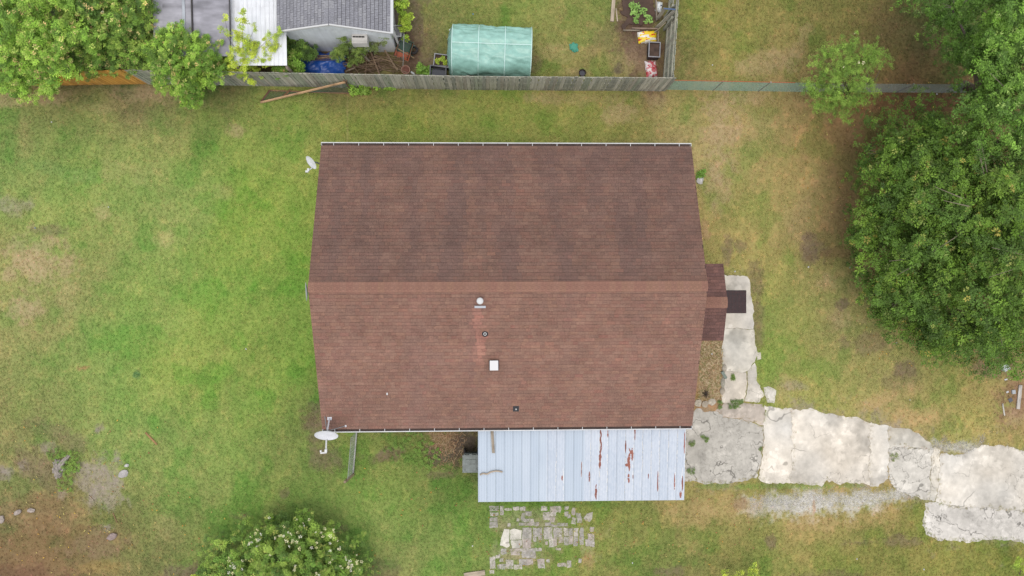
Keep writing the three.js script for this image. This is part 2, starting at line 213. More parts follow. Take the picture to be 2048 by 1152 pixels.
// patches: [px, py, rx, rz (metres), colour, strength, grass left, turn]
const TAN = [184, 160, 122], PINK = [176, 148, 122], DIRT = [112, 94, 78], DARK = [88, 76, 66], SAND = [148, 136, 124], LIT = [122, 98, 64], SOIL = [98, 76, 62], GREEN = [104, 138, 56], LUSH = [96, 128, 50], GRAV = [196, 192, 186], STRAW = [186, 152, 112];
const patches = [[1450, 890, 1.6, 1.5, SAND, .7, .1], [1600, 890, 2.2, 1.6, SAND, .7, .1], [1720, 900, 1.8, 1.5, SAND, .7, .1], [1830, 930, 1.4, 1.2, SAND, .7, .1], [1960, 980, 2.6, 2, SAND, .7, .1], [1475, 680, .6, 2.6, SAND, .6, .2], [1095, 1070, 1.9, .8, [168, 156, 138], .5, .45], [1030, 1105, .9, .5, [166, 154, 138], .5, .4], [1060, 1030, 1.5, .35, [166, 156, 136], .4, .5],[1440, 270, .7, 2.1, PINK, .75, .5], [1440, 390, .5, .9, PINK, .5, .6], [1480, 190, .9, .4, PINK, .5, .6], [1540, 125, 1.4, .5, PINK, .55, .4, -.2], [1600, 90, .35, 1, PINK, .45, .5, .5], [1230, 225, .8, .4, PINK, .6, .4], [1180, 196, 1.6, .3, PINK, .4, .5], [1080, 195, .6, .3, PINK, .55, .4], [1310, 200, .4, .4, PINK, .5, .4],
  [470, 262, .35, .3, PINK, .7, .3], [300, 185, 2, .35, PINK, .65, .4], [60, 195, 1.6, .35, PINK, .75, .3], [200, 215, .9, .25, TAN, .4, .6], [380, 205, 1, .3, PINK, .5, .4], [28, 410, .7, .35, SAND, .55, .3], [205, 425, .35, .35, TAN, .6, .4], [100, 458, .6, .22, DIRT, .45, .4], [70, 520, 1.3, 1, PINK, .85, .4], [130, 590, .5, .6, TAN, .4, .6], [50, 610, .8, .6, PINK, .8, .4],
  [330, 480, .4, .6, TAN, .4, .6, .5], [240, 340, 1.6, .5, TAN, .28, .8, .2], [450, 385, .5, .3, TAN, .3, .7], [165, 732, .35, .12, [176, 128, 92], .8, .1, -.2], [272, 746, .14, .14, [66, 108, 66], .7, 1], [90, 855, .9, .5, DIRT, .35, .5], [195, 857, .22, .24, [136, 124, 120], .85, .1], [235, 912, .26, .26, [146, 134, 128], .85, .1], [45, 930, .22, .3, [140, 128, 122], .8, .1], [10, 945, .3, .3, [140, 128, 122], .8, .1], [190, 950, .7, .9, SAND, .85, .12, .3], [215, 985, .8, .6, SAND, .8, .15], [80, 930, .9, .7, DIRT, .5, .35], [150, 880, .9, .4, DIRT, .4, .4], [95, 890, .35, .25, SAND, .55, .3], [130, 985, .3, .22, SAND, .7, .2], [85, 1000, .9, .4, LIT, .35, .5],
  [60, 1085, 2.2, 1.0, LIT, .8, .15], [190, 1085, 1.3, .6, [128, 106, 80], .7, .2], [215, 1050, .3, .25, SAND, .8, .1], [210, 1130, .9, .3, [150, 126, 74], .6, .2], [40, 1145, 1.6, .4, [104, 76, 54], .7, .1], [370, 1140, .9, .35, DIRT, .7, .2], [485, 1030, .35, .25, DIRT, .55, .3], [665, 1055, .6, .18, DIRT, .4, .4], [570, 985, .2, .15, DIRT, .5, .3], [760, 1130, 1, .5, DIRT, .4, .4], [330, 1050, .5, .5, TAN, .3, .7],
  [636, 850, .45, .9, DIRT, .65, .3], [620, 835, .5, .4, SOIL, .4, .4], [660, 915, .9, .45, DIRT, .6, .35], [640, 810, .5, .2, DIRT, .6, .3], [770, 905, .8, .25, DIRT, .75, .2, -.25], [890, 880, .8, .6, [140, 112, 86], .8, .12], [885, 912, .6, .4, DARK, .8, .08], [925, 895, .7, .7, [84, 68, 58], .85, .08], [935, 880, .4, .5, DARK, .8, .1], [860, 900, .3, .6, DARK, .45, .3], [800, 880, 1, .3, GREEN, .5, 1], [880, 945, .6, .15, DIRT, .5, .4], [830, 920, .6, .3, GREEN, .5, 1],
  [695, 235, .05, 1.4, TAN, .4, .6], [1380, 215, .3, .5, GREEN, .3, 1], [1625, 500, .55, .6, DIRT, .75, .25], [1610, 470, .25, .2, DIRT, .7, .2], [1680, 505, 1.2, .25, LIT, .55, .4], [1455, 495, .25, .5, DIRT, .55, .4], [1480, 490, .3, .2, DIRT, .45, .4], [1440, 540, .3, .4, SOIL, .6, .3], [1410, 460, .25, .6, [176, 138, 108], .6, .3], [1680, 640, .9, .5, PINK, .5, .5], [1685, 605, .25, .2, DIRT, .7, .2], [1660, 560, .5, .4, PINK, .4, .5], [1740, 685, 1.3, .4, DIRT, .4, .5], [1810, 735, .5, .3, DIRT, .65, .25], [1800, 755, 1.1, .6, DIRT, .3, .6], [1590, 770, .5, .2, SAND, .5, .4], [1780, 790, 1.6, .25, STRAW, .6, .4, -.35], [1860, 830, 1.1, .4, STRAW, .5, .5], [1940, 690, .9, .3, PINK, .5, .4], [1990, 725, 1.1, .55, DIRT, .6, .3], [2035, 790, .8, 1.1, [140, 108, 84], .85, .15], [2040, 830, .8, .4, PINK, .55, .3], [1560, 780, .6, .6, TAN, .4, .6],
  [1700, 270, 1, .8, LIT, .6, .3], [1760, 200, 1.8, .5, [116, 84, 54], .7, .25], [1860, 200, 1.6, .4, [104, 74, 48], .8, .15], [1690, 350, .6, 1.6, LIT, .35, .5], [1705, 440, .6, .8, LIT, .45, .4], [1960, 130, .9, .5, LIT, .7, .2], [1800, 60, 2, 1, [104, 88, 56], .4, .5], [1880, 90, .8, .4, [128, 100, 72], .6, .3, .6], [1510, 560, .3, .9, DIRT, .45, .4], [1516, 640, .25, .9, DIRT, .5, .4], [1600, 440, .8, .9, TAN, .3, .7], [1515, 250, .9, .8, TAN, .3, .7],
  [1280, 60, .95, 1.9, SOIL, .85, .08], [1275, 20, .7, .8, [78, 58, 48], .7, .05], [1290, 110, .9, .8, [130, 108, 88], .6, .2], [1250, 130, .7, .5, TAN, .5, .4], [1235, 140, .3, .3, DARK, .7, .1], [1310, 130, .4, 1.1, SOIL, .6, .1], [1150, 145, .8, .2, TAN, .5, .4], [1120, 100, .9, .4, TAN, .4, .6], [1070, 125, .3, .5, DIRT, .45, .4], [835, 40, .35, 1.6, DIRT, .8, .15], [845, 125, .6, .4, DIRT, .7, .2], [862, 85, .5, .7, DIRT, .35, .5], [760, 130, 1.4, .4, [98, 80, 64], .8, .1], [820, 95, .4, .8, SOIL, .8, .1], [650, 125, 1.6, .6, SOIL, .7, .2], [500, 140, 3, .4, SOIL, .7, .2], [120, 130, 3.5, .5, SOIL, .8, .2], [730, 185, .5, .15, [150, 112, 84], .5, .4],
  [1420, 740, .55, 1.25, [178, 150, 114], .75, .35], [1415, 705, .4, .3, [128, 118, 70], .6, .6], [1430, 775, .35, .3, [176, 146, 106], .7, .2], [1400, 790, .3, .2, [140, 128, 60], .5, .7],
  [1600, 1005, 2.4, .55, GRAV, .88, .06, .02], [1720, 995, 1.6, .5, GRAV, .88, .06], [1540, 1010, 1, .4, [176, 170, 162], .6, .2], [1628, 1005, .08, .6, [178, 150, 122], .8, .3], [1790, 985, .7, .3, GRAV, .7, .15], [1835, 960, .5, .4, GRAV, .6, .2], [1460, 1010, 1.2, .5, STRAW, .55, .5], [1390, 1020, 1, .6, STRAW, .55, .5], [1640, 1045, 1.8, .35, STRAW, .6, .4], [1760, 1030, .9, .5, STRAW, .5, .5], [1480, 1003, .35, .25, [140, 112, 80], .7, .2], [1540, 1080, .3, .25, DIRT, .6, .3], [1800, 1078, 1.2, .25, DIRT, .55, .3], [1720, 1082, .6, .15, DIRT, .5, .3], [1650, 1148, 1.5, .2, DIRT, .4, .4], [1340, 1140, .9, .25, DIRT, .6, .3], [1920, 890, 1.0, .22, [188, 184, 178], .75, .1, .15], [1910, 905, .3, .15, [150, 150, 90], .6, .8], [1580, 968, 2.4, .12, GREEN, .5, 1], [1420, 968, .8, .12, GREEN, .5, 1], [1540, 730, .5, .9, [122, 152, 66], .4, 1], [1535, 640, .4, .9, [118, 146, 66], .35, 1],
  [1070, 1060, 1.8, .5, [142, 132, 100], .4, .6], [1050, 1110, 1.2, .5, [164, 140, 108], .5, .4], [1000, 1050, .4, .3, [150, 134, 106], .4, .6], [1175, 1115, .25, .3, [176, 140, 106], .5, .4], [1100, 1005, 2.6, .16, LUSH, .6, 1], [920, 980, .9, .4, LUSH, .4, 1], [600, 640, .5, 2.6, [110, 146, 58], .35, 1], [590, 420, .5, 1.6, [112, 148, 58], .35, 1], [1030, 265, 3.5, .3, [150, 156, 82], .3, .9], [540, 300, 1.6, .5, [148, 164, 78], .3, 1, .2], [420, 640, 1.6, .9, [146, 162, 80], .3, 1], [60, 480, .8, .3, [116, 146, 74], .3, 1], [140, 345, 1.4, .3, [112, 146, 78], .35, 1, .2]];
for (const [px, py, rx, rz, col, str0, left, turn = 0] of patches) {
  const str = str0 * (col === PINK || col === STRAW || col === TAN ? .72 : 1);
  const [cx, cz] = g2(px, py), R = Math.max(rx, rz) * 1.9, ct = Math.cos(turn), stn = Math.sin(turn);
  const i0 = Math.max(0, Math.floor((cx - R - LX0) / MPT)), i1 = Math.min(TW - 1, Math.ceil((cx + R - LX0) / MPT)), j0 = Math.max(0, Math.floor((cz - R - LZ0) / MPT)), j1 = Math.min(TH - 1, Math.ceil((cz + R - LZ0) / MPT));
  for (let j = j0; j <= j1; j++) for (let i = i0; i <= i1; i++) {
    const x = LX0 + (i + .5) * MPT - cx, z = LZ0 + (j + .5) * MPT - cz, a = (x * ct + z * stn) / rx, b = (-x * stn + z * ct) / rz;
    const d = Math.hypot(a, b); if (d > 1.9) continue;
    const X = x + cx, Z = z + cz, n = fbm(X * 2.1 + px, Z * 2.1 + py, 3) - .5, n2 = fbm(X * 9 + py, Z * 9 + px, 2) - .5;
    const w = sst(1.2, .5, d + n * 1.7 + n2 * 1.0) * str * .94 * clamp(1 + n2 * 1.0 + (hash(i + 3, j + 8) - .5) * .5, 0, 1.15);
    const k = j * TW + i, g = (hash(i, j + 77) - .5) * 24 + n2 * 30;
    LR[k] += (col[0] + g - LR[k]) * w; LG[k] += (col[1] + g - LG[k]) * w; LB[k] += (col[2] + g * .9 - LB[k]) * w; LC[k] += (left - LC[k]) * Math.min(1, w * 1.1);
  }
}
{
  const d = new Uint8Array(TW * TH * 4), lut = new Float32Array(4096);
  for (let i = 0; i < 4096; i++) lut[i] = l2s(s2l(i / 16) * KA * 1.42);
  for (let j = 0; j < TH; j++) for (let i = 0; i < TW; i++) { const k = j * TW + i, o = ((TH - 1 - j) * TW + i) * 4, q = v => lut[clamp(v * 16, 0, 4095) | 0]; d[o] = q(LR[k]); d[o + 1] = q(LG[k]); d[o + 2] = q(LB[k]); d[o + 3] = 255; }
  const t = new THREE.DataTexture(d, TW, TH); t.magFilter = THREE.LinearFilter; t.minFilter = THREE.LinearMipmapLinearFilter; t.generateMipmaps = true; t.colorSpace = THREE.SRGBColorSpace; t.needsUpdate = true;
  struct('lawn', new THREE.PlaneGeometry(LW, LD).rotateX(-Math.PI / 2).translate(LX0 + LW / 2, 0, LZ0 + LD / 2), M(new THREE.Color(1, 1, 1), { roughness: 1, map: t }));
}
console.log('lawn done');

// ---------------------------------------------------------------- driveway and walkway (broken concrete)
const keepOut = [];                                          // outlines where no grass grows
const D6 = (x, y) => [1350 + x / 2.934, 760 + y / 2.934], D5 = (x, y) => [1350 + x / 2.88, 400 + y / 2.88];
function slabGeo(pts, top, jit = .05, step = .09, grassy = false) { // pts: world x,z outline, broken edge
  const P = [];
  for (let i = 0; i < pts.length; i++) {
    const a = pts[i], b = pts[(i + 1) % pts.length], L = Math.hypot(b.x - a.x, b.z - a.z), n = Math.max(1, Math.round(L / step)), nx = -(b.z - a.z) / L, nz = (b.x - a.x) / L;
    for (let k = 0; k < n; k++) { const t = k / n, x = a.x + (b.x - a.x) * t, z = a.z + (b.z - a.z) * t, f = o => ((fbm(x * 2.3 + o, z * 2.3, 3) - .5) * 3.2 + (fbm(x * 9 + 5 + o, z * 9, 2) - .5) * 2.2) * jit; P.push(new THREE.Vector2(x + f(0), -(z + f(40)))); }
  }
  const g = new THREE.ExtrudeGeometry(new THREE.Shape(P), { depth: .06, bevelEnabled: false });
  g.rotateX(-Math.PI / 2).translate(0, top - .06, 0); if (!grassy) keepOut.push(P.map(v => ({ x: v.x, z: -v.y }))); return worldUV(g);
}
const poly = (f, a, h = 0) => a.map(([x, y]) => W(...f(x, y), h));
const mConc = (r, g, b, map, rot = 0) => { const m = M(C(r + 2, g - 1, b - 2, .64), { map: map.clone(), roughness: .92 }); m.map.rotation = rot; m.map.offset.set(rnd(), rnd()); m.map.needsUpdate = true; return m; };
const drive = new THREE.Group(); drive.name = 'driveway'; tag(drive, 'broken pale concrete driveway running off to the right', 'driveway', null, 'structure'); scene.add(drive);
const slabs = [
  [[[40, 592], [40, 280], [118, 170], [240, 186], [332, 226], [440, 236], [518, 268], [508, 420], [500, 500], [488, 578], [415, 590], [280, 612], [200, 600]], .014, [206, 204, 198], T.cracked, .05],
  [[[242, 184], [290, 142], [400, 132], [520, 142], [526, 262], [442, 233], [334, 222]], .018, [218, 208, 198], T.concrete, .03],
  [[[528, 146], [640, 166], [685, 172], [685, 420], [679, 606], [520, 604], [497, 580], [512, 420]], .026, [230, 225, 216], T.concrete, .03],
  [[[686, 172], [790, 166], [900, 200], [1040, 216], [1139, 250], [1139, 430], [1136, 612], [1080, 610], [880, 600], [850, 620], [800, 615], [680, 606], [686, 420]], .022, [234, 228, 218], T.concrete, .04],
  [[[1140, 252], [1249, 272], [1250, 400], [1252, 585], [1180, 626], [1137, 614], [1140, 430]], .024, [228, 224, 216], T.concrete, .04],
  [[[1250.5, 274], [1380, 292], [1500, 368], [1510, 394], [1251, 400]], .014, [222, 218, 208], T.concrete, .05],
  [[[1251, 401], [1511, 395], [1500, 560], [1490, 700], [1440, 700], [1320, 660], [1262, 612]], .012, [214, 212, 206], T.cracked, .05],
  [[[1512, 395], [1552, 404], [1548, 560], [1533, 708], [1491, 701], [1503, 560]], .02, [230, 226, 216], T.concrete, .03],
  [[[1553, 438], [1690, 432], [1800, 392], [1900, 382], [2060, 414], [2360, 470], [2360, 770], [2000, 762], [1640, 744], [1536, 712], [1549.5, 560]], .016, [226, 222, 214], T.concrete, .05],
  [[[1536, 713], [1640, 745], [2000, 763], [2360, 774], [2360, 1000], [2040, 955], [1880, 936], [1700, 946], [1560, 936], [1480, 910], [1458, 850], [1472, 716]], .012, [218, 216, 212], T.cracked, .06]];
for (const [p, top, c, map, jit] of slabs) part(drive, 'slab', slabGeo(poly(D6, p), top * .6, .062), mConc(...c, map, rr(0, 3)));
const walk = new THREE.Group(); walk.name = 'walkway'; tag(walk, 'narrow pale concrete walkway beside the porch', 'walkway', null, 'structure'); scene.add(walk);
for (const [p, top, c] of [
  [[[270, 436], [412, 436], [432, 480], [442, 560], [454, 640], [456, 740], [270, 744]], .03, [216, 212, 204]],
  [[[270, 745], [458, 743], [462, 800], [470, 890], [456, 930], [420, 980], [400, 989], [272, 990]], .026, [218, 214, 204]],
  [[[410, 988], [460, 935], [468, 1040], [500, 1090], [515, 1120], [480, 1165], [400, 1160], [420, 1060]], .02, [232, 228, 220]],
  [[[272, 991], [404, 990], [414, 1060], [396, 1160], [330, 1172], [270, 1170]], .024, [222, 216, 206]]]) part(walk, 'slab', slabGeo(poly(D5, p), top, .04), mConc(...c, T.concrete, rr(0, 3)));
part(walk, 'slab', slabGeo(poly((x, y) => [1370 + x / 5.76, 660 + y / 5.76], [[905, 660], [960, 650], [1055, 690], [1030, 840], [950, 820]]), .012, .04), mConc(214, 212, 206, T.cracked));
part(walk, 'slab', slabGeo(poly((x, y) => [1370 + x / 5.76, 660 + y / 5.76], [[820, 260], [860, 258], [876, 330], [830, 350]]), .012, .03), mConc(222, 218, 212, T.concrete));

// ---------------------------------------------------------------- the house
const HE = 2.6, cTL = W(644, 292, HE), cTR = W(1382, 292, HE), cBR = W(1385, 852.5, HE), cBL = W(643, 857.5, HE);
const HC = cTL.clone().add(cTR).add(cBR).add(cBL).multiplyScalar(.25);
const HA = Math.atan2(-(cTR.z - cTL.z + cBR.z - cBL.z), cTR.x - cTL.x + cBR.x - cBL.x);
const HL = (cTL.distanceTo(cTR) + cBL.distanceTo(cBR)) / 4, HR = (cTL.distanceTo(cBL) + cTR.distanceTo(cBR)) / 4;
const PITCH = Math.atan(.37), RISE = HR * .37, SL = HR / Math.cos(PITCH);
const house = thing('house', 'single storey house with a reddish brown shingled gable roof and white gutters', 'house', new V3(HC.x, 0, HC.z)); house.rotation.y = HA;
house.updateMatrixWorld();
const toHouse = v => house.worldToLocal(v.clone());
const roofY = z => HE + (HR - Math.abs(z)) * .37;
// walls under the roof, set back below the eaves
const wx = HL - .28, wz = HR - .42;
for (const s of [-1, 1]) {
  part(house, 'wall', box(2 * wx, 2.5, .16, 0, 1.25, s * wz), mSiding);
  const sh = new THREE.Shape([[-wz, 0], [wz, 0], [wz, 2.5], [0, 2.5 + (wz) * .37 + .02], [-wz, 2.5]].map(a => new THREE.Vector2(...a)));
  part(house, 'wall', worldUV(new THREE.ExtrudeGeometry(sh, { depth: .16, bevelEnabled: false }).rotateY(Math.PI / 2).translate(s * wx - .08, 0, 0)), mSiding);
}
const roof = part(house, 'roof', merge([-1, 1].map(s => box(2 * HL, .06, SL, 0, -.032, 0).rotateX(s * PITCH).translate(0, HE + RISE / 2, s * HR / 2))), M(C(58, 46, 44), { map: T.grain }));
const shGeo = (w, e, t1, t0) => { // wedge-shaped shingle tab: butt edge at v = 0, thick
  const h = w / 2, P = [[-h, t1, 0], [h, t1, 0], [h, t0, e], [-h, t0, e], [-h, 0, 0], [h, 0, 0]];
  const f = [[0, 2, 1], [0, 3, 2], [4, 1, 5], [4, 0, 1]];
  const g = new THREE.BufferGeometry(); g.setAttribute('position', new THREE.Float32BufferAttribute(f.flat().flatMap(i => P[i]), 3)); g.computeVertexNormals(); return g;
};
const mShingle = new THREE.MeshStandardMaterial({ color: 0xffffff, roughness: .95, vertexColors: true, map: T.shingle, side: THREE.DoubleSide });
const tabTones = [[140, 105, 91], [137, 104, 90], [142, 107, 91], [134, 102, 89], [139, 102, 88], [142, 109, 94], [135, 100, 87], [138, 106, 92]];
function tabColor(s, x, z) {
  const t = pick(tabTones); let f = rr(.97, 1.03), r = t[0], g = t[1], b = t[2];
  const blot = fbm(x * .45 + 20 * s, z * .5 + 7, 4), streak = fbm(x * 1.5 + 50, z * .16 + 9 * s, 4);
  if (s < 0) { // algae stains down the north slope, whose tabs are also evenly darker
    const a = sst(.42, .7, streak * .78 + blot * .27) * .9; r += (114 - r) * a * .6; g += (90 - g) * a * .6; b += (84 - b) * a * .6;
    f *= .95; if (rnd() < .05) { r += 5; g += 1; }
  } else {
    const a = sst(.54, .72, streak * .5 + blot * .5) * .3; r += (128 - r) * a; g += (100 - g) * a; b += (93 - b) * a; f *= 1.065 + .03 * (blot - .5);  // tabs of this slope are evenly paler than the north ones
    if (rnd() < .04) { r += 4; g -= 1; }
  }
  // paler, cleaner shingles washed below the metal vent
  const vx = toHouse(W(958, 700, 3.7)).x, dv = Math.abs(x - vx + .1 * (vn(z * 3, 1) - .5));
  if (s > 0 && z > .75 && z < 3.4 && dv < .24) { const a = sst(.24, .12, dv) * sst(3.4, 2, z); r += 22 * a; g += 10 * a; b += 9 * a; }
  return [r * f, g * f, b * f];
}
function paint(g, c, k = KA) { const n = g.attributes.position.count, a = new Float32Array(n * 3), q = [s2l(clamp(c[0], 0, 255)) * k, s2l(clamp(c[1], 0, 255)) * k, s2l(clamp(c[2], 0, 255)) * k]; for (let i = 0; i < n; i++) a.set(q, i * 3); g.setAttribute('color', new THREE.BufferAttribute(a, 3)); return g; }
function shingleUV(g) { const p = g.attributes.position, uv = new Float32Array(p.count * 2); for (let i = 0; i < p.count; i++) { uv[2 * i] = p.getX(i); uv[2 * i + 1] = p.getZ(i) + p.getY(i) * .37; } g.setAttribute('uv', new THREE.BufferAttribute(uv, 2)); return g; }
function layShingles(parent, xa, xb, run, yE, s, zc, pitch, singles, colour) { // s: +1 slope falls to +z
  const L = run / Math.cos(pitch), n = Math.round(L / .1275), e = L / n, mass = [], R = new THREE.Matrix4();
  let one = 0;
  for (let i = 0; i < n; i++) {
    let x = xa + (rnd() < .5 ? 0 : -rr(.05, .15));
    while (x < xb - .02) {
      let w = pick([.15, .165, .165, .2, .3, .33]); const x0 = Math.max(xa, x), x1 = Math.min(xb, x + w); x += w; if (x1 - x0 < .03) continue;
      const v = i * e + rr(0, .004), g = shGeo(x1 - x0 - .003, e - .009, .011, .005);
      // local tab axes: x along, y normal, z up-slope
      const ux = new V3(-s, 0, 0), up = new V3(0, Math.sin(pitch), -s * Math.cos(pitch)), nn = new V3(0, Math.cos(pitch), s * Math.sin(pitch));
      R.makeBasis(ux, nn, up).setPosition((x0 + x1) / 2, yE + v * Math.sin(pitch), zc + s * (run - v * Math.cos(pitch)));
      g.applyMatrix4(R); shingleUV(g);
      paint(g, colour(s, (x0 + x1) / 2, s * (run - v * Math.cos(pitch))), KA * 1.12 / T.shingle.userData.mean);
      const near = i >= n - 3 - singles.rows && i < n - 1 && one < singles.max;
      if (near) { part(parent, 'shingle', g, mShingle); one++; } else mass.push(g);
    }
  }
  if (mass.length) { const o = part(parent, 'shingle_field', mergeGeometries(mass), mShingle, 'stuff'); }
}
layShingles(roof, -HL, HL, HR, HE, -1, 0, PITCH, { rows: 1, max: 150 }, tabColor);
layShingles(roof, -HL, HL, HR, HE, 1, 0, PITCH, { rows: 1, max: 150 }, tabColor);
const capTones = [[168, 124, 106], [164, 120, 102], [170, 126, 106], [165, 119, 102], [167, 124, 103]].map(c => M(C(...c), { map: T.shingle }));
function ridgeCaps(parent, xa, xb, y, z, hw, pitch, len) {
  const n = Math.round((xb - xa) / len), L = (xb - xa) / n, a = pitch;
  const mk = () => merge([-1, 1].map(s => new THREE.BoxGeometry(L + .01, .012, hw / Math.cos(a) + .012).translate(0, .02, s * (hw / 2 / Math.cos(a) - .004)).rotateX(s * a)));
  const gA = worldUV(mk());
  for (let i = 0; i < n; i++) { const c = part(parent, 'ridge_cap', gA, pick(capTones)); c.position.set(xa + (i + .5) * L, y + .006, z); c.rotation.z = .03; }
}
ridgeCaps(roof, -HL, HL, HE + RISE, 0, .165, PITCH, .21);
for (const s of [-1, 1]) for (const e of [-1, 1]) part(house, 'rake_board', plank(new V3(e * (HL - .02), HE - .13, s * HR), new V3(e * (HL - .02), HE + RISE - .13, 0), .03, .16), mWhite);
for (const s of [-1, 1]) part(house, 'soffit', box(2 * HL - .1, .02, .5, 0, HE - .16, s * (HR - .27)), mWhite);
// gutters with strap hangers
for (const s of [-1, 1]) {
  const z = s * (HR + .06), gt = part(house, 'gutter', merge([box(2 * HL, .012, .11, 0, HE - .13, z - s * .005), box(2 * HL, .13, .028, 0, HE - .065, z + s * .05), box(2 * HL, .1, .01, 0, HE - .09, z - s * .058), box(.012, .12, .11, -HL, HE - .07, z), box(.012, .12, .11, HL, HE - .07, z)]), mWhite);
  const deb = []; for (let x = -HL + .03; x < HL - .05;) { const L = rr(.25, .9), b = Math.min(HL - .03, x + L); deb.push(box(b - x, .03 + rr(0, .04), .088, (x + b) / 2, HE - .1, z - s * .01)); x = b + .004; }
  part(gt, 'leaf_debris', merge(deb), M(C(92, 74, 68), { map: T.grime }));
  for (let i = 0; i < 15; i++) part(gt, 'hanger', box(.018, .012, .11, -HL + .45 + i * (2 * HL - .9) / 14, HE + .004, z + s * .0), mWhite);
}
// porch roof on the right
{
  const a = toHouse(W(1440, 605, 2.95)), ph = 2.95, pr = 1.42, pE = 2.5, pp = Math.atan((ph - pE) / pr), xa = HL - .3, xb = toHouse(W(1455, 606, ph)).x;
  const porch = part(house, 'porch_roof', merge([-1, 1].map(s => box(xb - xa, .05, pr / Math.cos(pp), 0, -.028, 0).rotateX(s * pp).translate((xa + xb) / 2, (ph + pE) / 2, a.z + s * pr / 2))), M(C(58, 46, 44), { map: T.grain }));
  const pt = [[124, 90, 83], [118, 86, 80], [128, 92, 84], [121, 88, 83]];
  for (const s of [-1, 1]) layShingles(porch, xa, xb, pr, pE, s, a.z, pp, { rows: 40, max: 400 }, () => { const t = pick(pt), f = rr(.92, 1.08); return t.map(v => v * f); });
  ridgeCaps(porch, xa, xb, ph, a.z, .19, pp, .25);
  for (const s of [-1, 1]) part(porch, 'post', box(.1, 2.4, .1, xb - .12, 1.2, a.z + s * (pr - .15)), mWhite);
}
// vents on the roof
{
  const place = (px, py, h) => { const v = toHouse(W(px, py, h)); v.y = roofY(v.z); return v; };
  let p = place(960, 603, 4.4); const tall = .26; p = toHouse(W(960, 602, p.y + tall)); p.y = roofY(p.z);
  const v1 = new THREE.Group(); v1.name = 'flue_vent'; v1.position.copy(p); house.add(v1);
  part(v1, 'pipe', cyl(.075, .075, .3, 14, 0, .1, 0), mSteel);
  part(v1, 'cap', merge([new THREE.SphereGeometry(.115, 16, 8, 0, 7, 0, 1.6).scale(1, .55, 1).translate(0, .24, 0), cyl(.115, .115, .03, 16, 0, .235, 0)]), M(C(238, 238, 238), { roughness: .5 }));
  part(v1, 'flashing', box(.38, .012, .08, 0, .034, .21).rotateX(PITCH).translate(0, -.004, 0), M(C(205, 210, 218), { roughness: .5 }));
  p = toHouse(W(970, 668, place(970, 668, 3.9).y + .12)); p.y = roofY(p.z);
  const v2 = new THREE.Group(); v2.name = 'vent_pipe'; v2.position.copy(p); house.add(v2);
  const ring = new THREE.RingGeometry(.035, .055, 18).rotateX(-Math.PI / 2).translate(0, .14, 0);
  part(v2, 'pipe', merge([cyl(.055, .055, .22, 16, 0, .03, 0, true), cyl(.035, .035, .2, 16, 0, .04, 0, true), ring]), M(C(232, 232, 232), { roughness: .5 }));
  part(v2, 'boot', merge([cyl(.06, .11, .07, 16, 0, .045, 0, true), cyl(.11, .11, .012, 16, 0, 0, 0)]).rotateX(PITCH * .6), M(C(62, 62, 66), { roughness: .7 }));
  part(v2, 'bore', cyl(.035, .035, .004, 12, 0, 0, 0), M(C(20, 20, 20, .3)));
  p = toHouse(W(988, 731, place(988, 731, 3.5).y + .2)); p.y = roofY(p.z);
  const v3 = new THREE.Group(); v3.name = 'box_vent'; v3.position.copy(p); house.add(v3);
  part(v3, 'hood', merge([box(.29, .02, .34, 0, .2, 0), box(.29, .05, .012, 0, .17, .165), box(.29, .05, .012, 0, .17, -.165), box(.012, .05, .33, .142, .17, 0), box(.012, .05, .33, -.142, .17, 0)]), M(C(244, 244, 244), { roughness: .5 }));
  part(v3, 'collar', box(.2, .3, .24, 0, .04, 0), M(C(120, 116, 114)));
  part(v3, 'flashing', box(.36, .008, .4, 0, .026, 0).rotateX(PITCH), M(C(96, 78, 72)));
  p = toHouse(W(1032, 818, place(1032, 818, 3).y + .06)); p.y = roofY(p.z);
  const v4 = new THREE.Group(); v4.name = 'vent_pipe'; v4.position.copy(p); house.add(v4);
  part(v4, 'pipe', merge([cyl(.03, .035, .14, 12, 0, .06, 0), new THREE.SphereGeometry(.03, 10, 5).translate(0, .13, 0)]), M(C(215, 215, 215)));
  part(v4, 'boot', merge([cyl(.05, .1, .05, 14, 0, .03, 0), box(.22, .008, .22, 0, .012, 0)]).rotateX(PITCH), M(C(64, 64, 68)));
}

